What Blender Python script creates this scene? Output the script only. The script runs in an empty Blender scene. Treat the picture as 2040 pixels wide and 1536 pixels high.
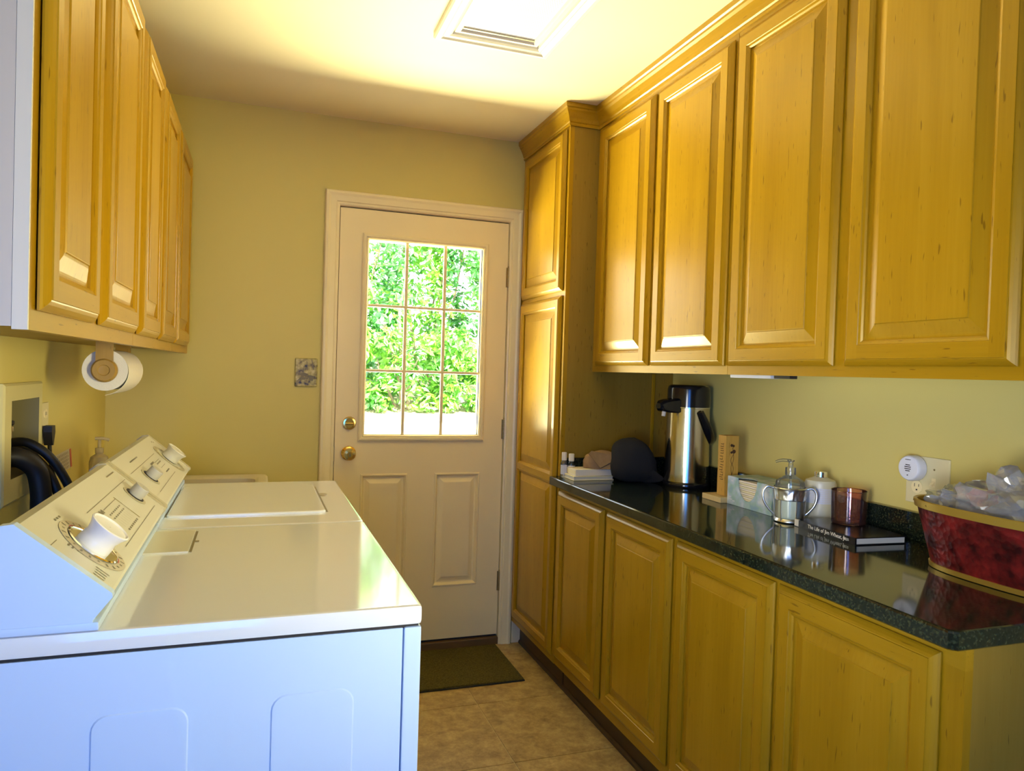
import bpy, bmesh, math, random
from mathutils import Vector, Matrix, noise

random.seed(7)
scene = bpy.context.scene
col = scene.collection

# ------------------------------------------------------------------ camera
CAM = (-0.3212, -3.3971, 1.3475)
yaw, pitch, roll = 0.3322, -0.0179, 0.0309
fwd = Vector((math.sin(yaw) * math.cos(pitch), math.cos(yaw) * math.cos(pitch), math.sin(pitch)))
rgt = Vector((math.cos(yaw), -math.sin(yaw), 0))
upv = rgt.cross(fwd)
r2 = math.cos(roll) * rgt + math.sin(roll) * upv
u2 = -math.sin(roll) * rgt + math.cos(roll) * upv
cam_data = bpy.data.cameras.new('camera')
cam_data.sensor_fit = 'HORIZONTAL'
cam_data.sensor_width = 36
cam_data.lens = 1444.74 / 2040 * 36
cam_data.clip_start = 0.02
cam_data.clip_end = 200
cam = bpy.data.objects.new('camera', cam_data)
col.objects.link(cam)
m = Matrix((r2, u2, -fwd)).transposed().to_4x4()
m.translation = Vector(CAM)
cam.matrix_world = m
scene.camera = cam

# ------------------------------------------------------------------ world, sun, lamps, exposure
world = bpy.data.worlds.new('sky')
scene.world = world
world.use_nodes = True
wn = world.node_tree
bg = wn.nodes['Background']
bg.inputs['Color'].default_value = (0.86, 0.94, 1.0, 1)
bg.inputs['Strength'].default_value = 4.2

def lamp(name, kind, loc, energy, color, target=None, size=None, size_y=None, spread=None, angle=None):
    d = bpy.data.lights.new(name, kind)
    d.energy = energy
    d.color = color
    if kind == 'AREA':
        d.shape = 'RECTANGLE'
        d.size = size
        d.size_y = size_y or size
        if spread:
            d.spread = spread
    if kind == 'SUN':
        d.angle = angle or 0.009
    o = bpy.data.objects.new(name, d)
    col.objects.link(o)
    o.location = loc
    if target is not None:
        dirv = Vector(target) - Vector(loc)
        o.rotation_euler = dirv.to_track_quat('-Z', 'Y').to_euler()
    return o

lamp('sun', 'SUN', (3, -4, 9), 17.0, (1.0, 0.96, 0.86), target=(3 - 2.2, -4 + 4.5, 9 - 6.0))
# daylight thrown up off the sunlit driveway through the door's glass
lamp('driveway_bounce', 'AREA', (0.30, 2.90, 0.22), 3950, (0.98, 0.93, 0.52), target=(0.30, 2.90 - 0.25, 0.22 + 0.97), size=5.0, size_y=2.6)
# cool daylight from the window of the space behind the camera
lamp('rear_window_daylight', 'AREA', (-0.62, -4.20, 1.05), 27, (0.05, 0.27, 1.0), target=(0.05, -2.2, 0.98), size=0.8, size_y=1.3)
# warm light from the lit room beyond the end of the counter, beside the camera
lamp('rear_room_light', 'AREA', (1.36, -3.45, 1.25), 9, (1.0, 0.90, 0.56), target=(-0.93, -1.05, 1.34), size=0.7, size_y=0.8, spread=math.radians(56))
# added unseen fill beside the camera, to lift the wall above the counter
lamp('side_window_daylight', 'AREA', (-0.90, -3.25, 1.12), 4.2, (0.93, 0.95, 1.0), target=(1.42, -1.50, 1.36), size=0.6, size_y=0.8, spread=math.radians(48))

scene.view_settings.view_transform = 'Standard'
scene.view_settings.look = 'None'
scene.view_settings.gamma = 1
scene.view_settings.use_curve_mapping = False
scene.view_settings.exposure = 0.30
scene.cycles.use_denoising = True
scene.cycles.max_bounces = 10
scene.cycles.diffuse_bounces = 5
scene.cycles.transparent_max_bounces = 24
scene.cycles.sample_clamp_indirect = 6

# ------------------------------------------------------------------ materials
def new_mat(name):
    mt = bpy.data.materials.new(name)
    mt.use_nodes = True
    nt = mt.node_tree
    return mt, nt, nt.nodes['Principled BSDF']

def plain(name, color, rough=0.5, metal=0.0, spec=0.5, coat=0.0, bump=0.0, bscale=60, var=0.0, vscale=8, emit=None, aniso=0):
    mt, nt, b = new_mat(name)
    b.inputs['Base Color'].default_value = (*color, 1)
    b.inputs['Roughness'].default_value = rough
    b.inputs['Metallic'].default_value = metal
    b.inputs['Specular IOR Level'].default_value = spec
    b.inputs['Coat Weight'].default_value = coat
    b.inputs['Coat Roughness'].default_value = 0.08
    tc = nt.nodes.new('ShaderNodeTexCoord')
    if var:
        n = nt.nodes.new('ShaderNodeTexNoise')
        n.inputs['Scale'].default_value = vscale
        n.inputs['Detail'].default_value = 5
        nt.links.new(tc.outputs['Object'], n.inputs['Vector'])
        rmp = nt.nodes.new('ShaderNodeValToRGB')
        rmp.color_ramp.elements[0].position = 0.3
        rmp.color_ramp.elements[1].position = 0.7
        rmp.color_ramp.elements[0].color = (*[c * (1 - var) for c in color], 1)
        rmp.color_ramp.elements[1].color = (*[min(1, c * (1 + var)) for c in color], 1)
        nt.links.new(n.outputs['Fac'], rmp.inputs['Fac'])
        nt.links.new(rmp.outputs['Color'], b.inputs['Base Color'])
    if bump:
        n = nt.nodes.new('ShaderNodeTexNoise')
        n.inputs['Scale'].default_value = bscale
        n.inputs['Detail'].default_value = 4
        nt.links.new(tc.outputs['Object'], n.inputs['Vector'])
        bp = nt.nodes.new('ShaderNodeBump')
        bp.inputs['Strength'].default_value = bump
        bp.inputs['Distance'].default_value = 0.004
        nt.links.new(n.outputs['Fac'], bp.inputs['Height'])
        nt.links.new(bp.outputs['Normal'], b.inputs['Normal'])
    if emit:
        b.inputs['Emission Color'].default_value = (*emit[0], 1)
        b.inputs['Emission Strength'].default_value = emit[1]
    return mt

def wood(name, axis, c_lo, c_mid, c_hi, rough=0.30, coat=0.10):
    mt, nt, b = new_mat(name)
    tc = nt.nodes.new('ShaderNodeTexCoord')
    oi = nt.nodes.new('ShaderNodeObjectInfo')
    mul = nt.nodes.new('ShaderNodeMath'); mul.operation = 'MULTIPLY'; mul.inputs[1].default_value = 37
    nt.links.new(oi.outputs['Random'], mul.inputs[0])
    add = nt.nodes.new('ShaderNodeVectorMath'); add.operation = 'ADD'
    nt.links.new(tc.outputs['Object'], add.inputs[0])
    nt.links.new(mul.outputs[0], add.inputs[1])
    def mapped(s_across, s_along):
        mp = nt.nodes.new('ShaderNodeMapping')
        sc = [s_across] * 3
        sc['xyz'.index(axis)] = s_along
        mp.inputs['Scale'].default_value = sc
        nt.links.new(add.outputs[0], mp.inputs['Vector'])
        return mp
    n1 = nt.nodes.new('ShaderNodeTexNoise')
    n1.inputs['Scale'].default_value = 1
    n1.inputs['Detail'].default_value = 3
    n1.inputs['Distortion'].default_value = 0.5
    nt.links.new(mapped(9, 1.1).outputs[0], n1.inputs['Vector'])
    n2 = nt.nodes.new('ShaderNodeTexNoise')
    n2.inputs['Scale'].default_value = 1
    n2.inputs['Detail'].default_value = 4
    nt.links.new(mapped(120, 5).outputs[0], n2.inputs['Vector'])
    n3 = nt.nodes.new('ShaderNodeTexNoise')       # short dark flecks of maple
    n3.inputs['Scale'].default_value = 1
    n3.inputs['Detail'].default_value = 1
    nt.links.new(mapped(160, 22).outputs[0], n3.inputs['Vector'])
    mixn = nt.nodes.new('ShaderNodeMix'); mixn.data_type = 'FLOAT'
    mixn.inputs[0].default_value = 0.28
    nt.links.new(n1.outputs['Fac'], mixn.inputs[2])
    nt.links.new(n2.outputs['Fac'], mixn.inputs[3])
    rmp = nt.nodes.new('ShaderNodeValToRGB')
    e = rmp.color_ramp.elements
    e[0].position, e[1].position = 0.30, 0.70
    e[0].color, e[1].color = (*c_lo, 1), (*c_hi, 1)
    k = rmp.color_ramp.elements.new(0.5); k.color = (*c_mid, 1)
    nt.links.new(mixn.outputs[0], rmp.inputs['Fac'])
    fr = nt.nodes.new('ShaderNodeValToRGB')
    fr.color_ramp.elements[0].position, fr.color_ramp.elements[1].position = 0.24, 0.30
    fr.color_ramp.elements[0].color = (0.55, 0.5, 0.45, 1)
    fr.color_ramp.elements[1].color = (1, 1, 1, 1)
    nt.links.new(n3.outputs['Fac'], fr.inputs['Fac'])
    mx = nt.nodes.new('ShaderNodeMix'); mx.data_type = 'RGBA'; mx.blend_type = 'MULTIPLY'
    mx.inputs[0].default_value = 1
    nt.links.new(rmp.outputs['Color'], mx.inputs[6])
    nt.links.new(fr.outputs['Color'], mx.inputs[7])
    nt.links.new(mx.outputs[2], b.inputs['Base Color'])
    b.inputs['Roughness'].default_value = rough
    b.inputs['Coat Weight'].default_value = coat
    b.inputs['Coat Roughness'].default_value = 0.22
    b.inputs['Specular Tint'].default_value = (1.0, 0.84, 0.42, 1)
    b.inputs['Coat Tint'].default_value = (1.0, 0.92, 0.6, 1)
    bp = nt.nodes.new('ShaderNodeBump')
    bp.inputs['Strength'].default_value = 0.06
    bp.inputs['Distance'].default_value = 0.002
    nt.links.new(n2.outputs['Fac'], bp.inputs['Height'])
    nt.links.new(bp.outputs['Normal'], b.inputs['Normal'])
    return mt

def thin_glass(name, tint=(1, 1, 1), rough=0.0, gloss=1.0, haze=0.0, haze_col=(1, 1, 1)):
    mt = bpy.data.materials.new(name)
    mt.use_nodes = True
    nt = mt.node_tree
    nt.nodes.clear()
    out = nt.nodes.new('ShaderNodeOutputMaterial')
    tr = nt.nodes.new('ShaderNodeBsdfTransparent'); tr.inputs[0].default_value = (*tint, 1)
    gl = nt.nodes.new('ShaderNodeBsdfGlossy'); gl.inputs['Roughness'].default_value = rough
    fr = nt.nodes.new('ShaderNodeFresnel'); fr.inputs[0].default_value = 1.45
    ml = nt.nodes.new('ShaderNodeMath'); ml.operation = 'MULTIPLY'; ml.inputs[1].default_value = gloss
    nt.links.new(fr.outputs[0], ml.inputs[0])
    mx = nt.nodes.new('ShaderNodeMixShader')
    nt.links.new(ml.outputs[0], mx.inputs[0])
    nt.links.new(tr.outputs[0], mx.inputs[1])
    nt.links.new(gl.outputs[0], mx.inputs[2])
    last = mx
    if haze:
        df = nt.nodes.new('ShaderNodeBsdfDiffuse'); df.inputs[0].default_value = (*haze_col, 1)
        m2 = nt.nodes.new('ShaderNodeMixShader'); m2.inputs[0].default_value = haze
        nt.links.new(mx.outputs[0], m2.inputs[1])
        nt.links.new(df.outputs[0], m2.inputs[2])
        last = m2
    nt.links.new(last.outputs[0], out.inputs[0])
    return mt

LO, MID, HI = (0.325, 0.172, 0.003), (0.38, 0.208, 0.005), (0.43, 0.245, 0.010)
M = {}
M['wood_v'] = wood('honey_maple_upright', 'z', LO, MID, HI)
M['wood_h'] = wood('honey_maple_level', 'y', LO, MID, HI)
M['wood_x'] = wood('honey_maple_cross', 'x', LO, MID, HI)
M['ply'] = wood('maple_veneer', 'z', (0.25, 0.150, 0.018), (0.28, 0.172, 0.022), (0.32, 0.20, 0.03), rough=0.45, coat=0.05)
M['laminate'] = plain('pale_laminate', (0.62, 0.55, 0.46), 0.4)  # light on the near cabinet end, painted as a paler tone
M['laminate_edge'] = plain('pale_edge_band', (0.74, 0.68, 0.56), 0.4)  # brighter light on the face frame edge, put into the colour
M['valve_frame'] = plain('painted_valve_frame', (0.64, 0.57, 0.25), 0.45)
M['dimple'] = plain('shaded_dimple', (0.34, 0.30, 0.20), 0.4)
M['toe'] = wood('dark_stained_toe_kick', 'y', (0.045, 0.022, 0.006), (0.06, 0.03, 0.008), (0.08, 0.04, 0.012), 0.5, 0)
M['bronze'] = plain('brown_threshold', (0.14, 0.085, 0.03), 0.4)
M['recess'] = plain('dim_recess_plastic', (0.20, 0.17, 0.07), 0.6)  # shade inside the valve box, painted as a darker tone
M['small_knob'] = plain('grey_knob_plastic', (0.46, 0.45, 0.40), 0.3)
M['milky'] = thin_glass('milky_plastic', (0.9, 0.86, 0.66), 0.2, 0.8, haze=0.45, haze_col=(0.75, 0.66, 0.42))
M['wall'] = plain('tan_wall_paint', (0.66, 0.555, 0.165), 0.55, bump=0.04, bscale=220)
M['ceil'] = plain('cream_ceiling_paint', (0.87, 0.765, 0.50), 0.7, bump=0.03, bscale=160)
M['trim'] = plain('cream_gloss_paint', (0.90, 0.78, 0.46), 0.32, var=0.02, vscale=3)
M['door'] = plain('cream_door_paint', (0.92, 0.78, 0.45), 0.36, bump=0.02, bscale=90)
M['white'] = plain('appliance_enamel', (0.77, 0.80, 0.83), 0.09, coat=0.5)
M['white_side'] = plain('appliance_side_enamel', (0.54, 0.70, 0.95), 0.28)  # white enamel tinted blue: the cool daylight is put into its colour
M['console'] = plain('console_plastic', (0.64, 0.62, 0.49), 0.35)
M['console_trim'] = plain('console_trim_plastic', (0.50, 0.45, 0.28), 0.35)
M['print'] = plain('grey_print', (0.20, 0.17, 0.09), 0.5)
M['print_red'] = plain('red_print', (0.55, 0.10, 0.05), 0.5)
M['dial_ring'] = plain('dial_ring_tan', (0.55, 0.47, 0.30), 0.4)
M['chrome'] = plain('chrome', (0.85, 0.85, 0.82), 0.08, metal=1)
M['grey_knob'] = plain('white_knob_plastic', (0.80, 0.80, 0.80), 0.3)
M['dark'] = plain('dark_gap', (0.02, 0.016, 0.012), 0.7)
M['brass'] = plain('polished_brass', (0.78, 0.56, 0.18), 0.18, metal=1)
M['old_brass'] = plain('dull_brass', (0.42, 0.33, 0.16), 0.38, metal=1)
M['black'] = plain('black_plastic', (0.008, 0.008, 0.010), 0.14)
M['rubber'] = plain('black_rubber', (0.012, 0.011, 0.010), 0.5)
M['plate'] = plain('ivory_plate', (0.74, 0.66, 0.38), 0.35)
M['det'] = plain('white_plastic', (0.78, 0.79, 0.84), 0.4)
M['paper'] = plain('paper_white', (0.82, 0.77, 0.62), 0.9, bump=0.2, bscale=300)
M['cream_paper'] = plain('cream_paper', (0.78, 0.70, 0.44), 0.8)
M['tan_cloth'] = plain('tan_cloth', (0.33, 0.20, 0.09), 0.95, bump=0.3, bscale=500, var=0.1, vscale=40)
M['black_cloth'] = plain('black_cloth', (0.010, 0.010, 0.012), 0.95, bump=0.3, bscale=500)
M['sink'] = plain('sink_plastic', (0.66, 0.60, 0.46), 0.4)
M['rug'] = plain('olive_mat_pile', (0.105, 0.084, 0.020), 1.0, bump=0.9, bscale=420, var=0.35, vscale=160, spec=0.1)
M['rug_edge'] = plain('mat_edge', (0.02, 0.015, 0.006), 0.9)
M['glass'] = thin_glass('window_glass', gloss=0.7)
M['clear'] = thin_glass('clear_plastic', (0.93, 0.95, 0.90), 0.03, 1.0, haze=0.04)
M['pink'] = thin_glass('pink_lustre_glass', (0.97, 0.81, 0.77), 0.02, 2.0, haze=0.03, haze_col=(0.7, 0.3, 0.25))
M['bag'] = thin_glass('plastic_film', (0.92, 0.92, 0.88), 0.06, 2.2, haze=0.22, haze_col=(0.85, 0.84, 0.80))
M['bag_print'] = plain('red_bag_print', (0.42, 0.09, 0.05), 0.5)
M['silver'] = plain('embossed_silver', (0.86, 0.86, 0.78), 0.30, metal=1, bump=0.0)
M['cream_soap'] = plain('cream_soap', (0.62, 0.64, 0.50), 0.25)
M['lotion'] = plain('ivory_bottle', (0.62, 0.58, 0.40), 0.35)
M['label'] = plain('pale_label', (0.62, 0.62, 0.66), 0.5)
M['gold'] = plain('gold_band', (0.50, 0.33, 0.05), 0.35, metal=0.6)
M['sign'] = wood('pine_block', 'z', (0.42, 0.22, 0.035), (0.52, 0.29, 0.05), (0.60, 0.36, 0.08), 0.5, 0)
M['sign_base'] = wood('pine_base', 'y', (0.55, 0.40, 0.16), (0.62, 0.46, 0.2), (0.70, 0.54, 0.27), 0.6, 0)
M['burn'] = plain('burned_lettering', (0.06, 0.025, 0.005), 0.8)
M['book'] = plain('black_book_cover', (0.010, 0.009, 0.010), 0.22)
M['pages'] = plain('book_pages', (0.70, 0.66, 0.54), 0.8)
M['lettering'] = plain('white_lettering', (0.85, 0.82, 0.70), 0.5)
M['bark'] = plain('bark', (0.30, 0.23, 0.16), 0.9)
M['towel_wood'] = wood('towel_holder_wood', 'z', (0.34, 0.20, 0.04), (0.40, 0.24, 0.05), (0.46, 0.29, 0.07), 0.4, 0.1)
M['diffuser'] = plain('lit_diffuser', (0.9, 0.9, 0.86), 0.5, emit=((1.0, 0.97, 0.86), 0.22))
M['fixture'] = plain('fixture_white', (0.86, 0.82, 0.70), 0.35)
M['white_label'] = plain('tag_white', (0.66, 0.58, 0.40), 0.7)
M['bottle_white'] = plain('milky_bottle', (0.62, 0.54, 0.34), 0.4)
M['bottle_dark'] = plain('dark_glass_bottle', (0.03, 0.035, 0.03), 0.1)
M['yellow'] = plain('yellow_plastic', (0.55, 0.50, 0.06), 0.4)
M['green'] = plain('green_plastic', (0.05, 0.10, 0.02), 0.5)
M['white_card'] = plain('white_card', (0.78, 0.70, 0.56), 0.6)

# brushed stainless steel
def steel():
    mt, nt, b = new_mat('brushed_steel')
    b.inputs['Base Color'].default_value = (0.58, 0.53, 0.42, 1)
    b.inputs['Metallic'].default_value = 1
    b.inputs['Roughness'].default_value = 0.14
    b.inputs['Anisotropic'].default_value = 0.5
    return mt
M['steel'] = steel()

# granite
def granite():
    mt, nt, b = new_mat('dark_green_granite')
    tc = nt.nodes.new('ShaderNodeTexCoord')
    n = nt.nodes.new('ShaderNodeTexNoise'); n.inputs['Scale'].default_value = 190; n.inputs['Detail'].default_value = 4
    nt.links.new(tc.outputs['Object'], n.inputs['Vector'])
    v = nt.nodes.new('ShaderNodeTexVoronoi'); v.inputs['Scale'].default_value = 260
    nt.links.new(tc.outputs['Object'], v.inputs['Vector'])
    rmp = nt.nodes.new('ShaderNodeValToRGB')
    e = rmp.color_ramp.elements
    e[0].position, e[1].position = 0.46, 0.70
    e[0].color, e[1].color = (0.006, 0.010, 0.007, 1), (0.036, 0.046, 0.022, 1)
    nt.links.new(n.outputs['Fac'], rmp.inputs['Fac'])
    r2_ = nt.nodes.new('ShaderNodeValToRGB')
    r2_.color_ramp.elements[0].position, r2_.color_ramp.elements[1].position = 0.05, 0.25
    r2_.color_ramp.elements[0].color = (0.16, 0.17, 0.11, 1)
    r2_.color_ramp.elements[1].color = (0, 0, 0, 1)
    nt.links.new(v.outputs['Distance'], r2_.inputs['Fac'])
    mx = nt.nodes.new('ShaderNodeMix'); mx.data_type = 'RGBA'; mx.blend_type = 'ADD'
    mx.inputs[0].default_value = 0.07
    nt.links.new(rmp.outputs['Color'], mx.inputs[6])
    nt.links.new(r2_.outputs['Color'], mx.inputs[7])
    nt.links.new(mx.outputs[2], b.inputs['Base Color'])
    b.inputs['Roughness'].default_value = 0.07
    b.inputs['Specular IOR Level'].default_value = 0.6
    return mt
M['granite'] = granite()

# stone-look floor tile
def tile_mat():
    mt, nt, b = new_mat('mottled_brown_tile')
    tc = nt.nodes.new('ShaderNodeTexCoord')
    oi = nt.nodes.new('ShaderNodeObjectInfo')
    mul = nt.nodes.new('ShaderNodeMath'); mul.operation = 'MULTIPLY'; mul.inputs[1].default_value = 23
    nt.links.new(oi.outputs['Random'], mul.inputs[0])
    add = nt.nodes.new('ShaderNodeVectorMath'); add.operation = 'ADD'
    nt.links.new(tc.outputs['Object'], add.inputs[0]); nt.links.new(mul.outputs[0], add.inputs[1])
    n = nt.nodes.new('ShaderNodeTexNoise'); n.inputs['Scale'].default_value = 17; n.inputs['Detail'].default_value = 12
    n.inputs['Roughness'].default_value = 0.78; n.inputs['Distortion'].default_value = 0.15
    nt.links.new(add.outputs[0], n.inputs['Vector'])
    rmp = nt.nodes.new('ShaderNodeValToRGB')
    e = rmp.color_ramp.elements
    e[0].position, e[1].position = 0.33, 0.66
    e[0].color, e[1].color = (0.24, 0.145, 0.045, 1), (0.60, 0.43, 0.15, 1)
    k = e.new(0.5); k.color = (0.42, 0.28, 0.09, 1)
    nt.links.new(n.outputs['Fac'], rmp.inputs['Fac'])
    nt.links.new(rmp.outputs['Color'], b.inputs['Base Color'])
    b.inputs['Roughness'].default_value = 0.42
    bp = nt.nodes.new('ShaderNodeBump'); bp.inputs['Strength'].default_value = 0.15; bp.inputs['Distance'].default_value = 0.003
    nt.links.new(n.outputs['Fac'], bp.inputs['Height']); nt.links.new(bp.outputs['Normal'], b.inputs['Normal'])
    return mt
M['tile'] = tile_mat()
M['grout'] = plain('pale_grout', (0.60, 0.47, 0.22), 0.8)

# red embossed tin
def red_tin():
    mt, nt, b = new_mat('red_embossed_tin')
    tc = nt.nodes.new('ShaderNodeTexCoord')
    n = nt.nodes.new('ShaderNodeTexNoise'); n.inputs['Scale'].default_value = 26; n.inputs['Detail'].default_value = 6
    nt.links.new(tc.outputs['Object'], n.inputs['Vector'])
    v = nt.nodes.new('ShaderNodeTexVoronoi'); v.inputs['Scale'].default_value = 75
    nt.links.new(tc.outputs['Object'], v.inputs['Vector'])
    rmp = nt.nodes.new('ShaderNodeValToRGB')
    e = rmp.color_ramp.elements
    e[0].position, e[1].position = 0.35, 0.68
    e[0].color, e[1].color = (0.035, 0.004, 0.005, 1), (0.26, 0.018, 0.016, 1)
    nt.links.new(n.outputs['Fac'], rmp.inputs['Fac'])
    nt.links.new(rmp.outputs['Color'], b.inputs['Base Color'])
    b.inputs['Roughness'].default_value = 0.3
    b.inputs['Metallic'].default_value = 0.3
    bp = nt.nodes.new('ShaderNodeBump'); bp.inputs['Strength'].default_value = 0.5; bp.inputs['Distance'].default_value = 0.003
    nt.links.new(v.outputs['Distance'], bp.inputs['Height']); nt.links.new(bp.outputs['Normal'], b.inputs['Normal'])
    return mt
M['red_tin'] = red_tin()

# napkin box print: soft green, blue and white patches
def patchy(name, cols, scale, rough=0.5):
    mt, nt, b = new_mat(name)
    tc = nt.nodes.new('ShaderNodeTexCoord')
    n = nt.nodes.new('ShaderNodeTexNoise'); n.inputs['Scale'].default_value = scale; n.inputs['Detail'].default_value = 3
    nt.links.new(tc.outputs['Object'], n.inputs['Vector'])
    rmp = nt.nodes.new('ShaderNodeValToRGB')
    e = rmp.color_ramp.elements
    e[0].position, e[1].position = 0.32, 0.68
    e[0].color, e[1].color = (*cols[0], 1), (*cols[-1], 1)
    for i, c in enumerate(cols[1:-1]):
        k = e.new(0.32 + 0.36 * (i + 1) / (len(cols) - 1)); k.color = (*c, 1)
    nt.links.new(n.outputs['Fac'], rmp.inputs['Fac'])
    nt.links.new(rmp.outputs['Color'], b.inputs['Base Color'])
    b.inputs['Roughness'].default_value = rough
    return mt
M['box_print'] = patchy('napkin_box_print', [(0.22, 0.36, 0.46), (0.32, 0.47, 0.40), (0.42, 0.52, 0.58), (0.62, 0.66, 0.66)], 22)
M['picture'] = patchy('plate_picture', [(0.03, 0.025, 0.01), (0.30, 0.24, 0.05), (0.50, 0.42, 0.10), (0.62, 0.55, 0.22)], 48, 0.3)

# perforated lamp panel
def leaf_mat(name, c1, c2):
    mt = bpy.data.materials.new(name)
    mt.use_nodes = True
    nt = mt.node_tree
    nt.nodes.clear()
    out = nt.nodes.new('ShaderNodeOutputMaterial')
    tc = nt.nodes.new('ShaderNodeTexCoord')
    n = nt.nodes.new('ShaderNodeTexNoise'); n.inputs['Scale'].default_value = 2.2; n.inputs['Detail'].default_value = 6
    nt.links.new(tc.outputs['Object'], n.inputs['Vector'])
    rmp = nt.nodes.new('ShaderNodeValToRGB')
    rmp.color_ramp.elements[0].position, rmp.color_ramp.elements[1].position = 0.35, 0.65
    rmp.color_ramp.elements[0].color, rmp.color_ramp.elements[1].color = (*c1, 1), (*c2, 1)
    nt.links.new(n.outputs['Fac'], rmp.inputs['Fac'])
    d = nt.nodes.new('ShaderNodeBsdfDiffuse'); t = nt.nodes.new('ShaderNodeBsdfTranslucent')
    g = nt.nodes.new('ShaderNodeBsdfGlossy'); g.inputs['Roughness'].default_value = 0.35
    nt.links.new(rmp.outputs['Color'], d.inputs[0]); nt.links.new(rmp.outputs['Color'], t.inputs[0])
    m1 = nt.nodes.new('ShaderNodeMixShader'); m1.inputs[0].default_value = 0.4
    nt.links.new(d.outputs[0], m1.inputs[1]); nt.links.new(t.outputs[0], m1.inputs[2])
    m2 = nt.nodes.new('ShaderNodeMixShader'); m2.inputs[0].default_value = 0.10
    nt.links.new(m1.outputs[0], m2.inputs[1]); nt.links.new(g.outputs[0], m2.inputs[2])
    nt.links.new(m2.outputs[0], out.inputs[0])
    return mt
M['leaf_a'] = leaf_mat('leaf_bright', (0.06, 0.32, 0.025), (0.27, 0.60, 0.05))
M['leaf_b'] = leaf_mat('leaf_deep', (0.03, 0.20, 0.04), (0.15, 0.50, 0.11))
M['concrete'] = plain('pale_concrete', (0.78, 0.77, 0.74), 0.8, var=0.04, vscale=3)
M['gravel'] = plain('gravel_strip', (0.40, 0.36, 0.20), 0.9, var=0.5, vscale=30)

# ------------------------------------------------------------------ mesh helpers
ORG = {}

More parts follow.
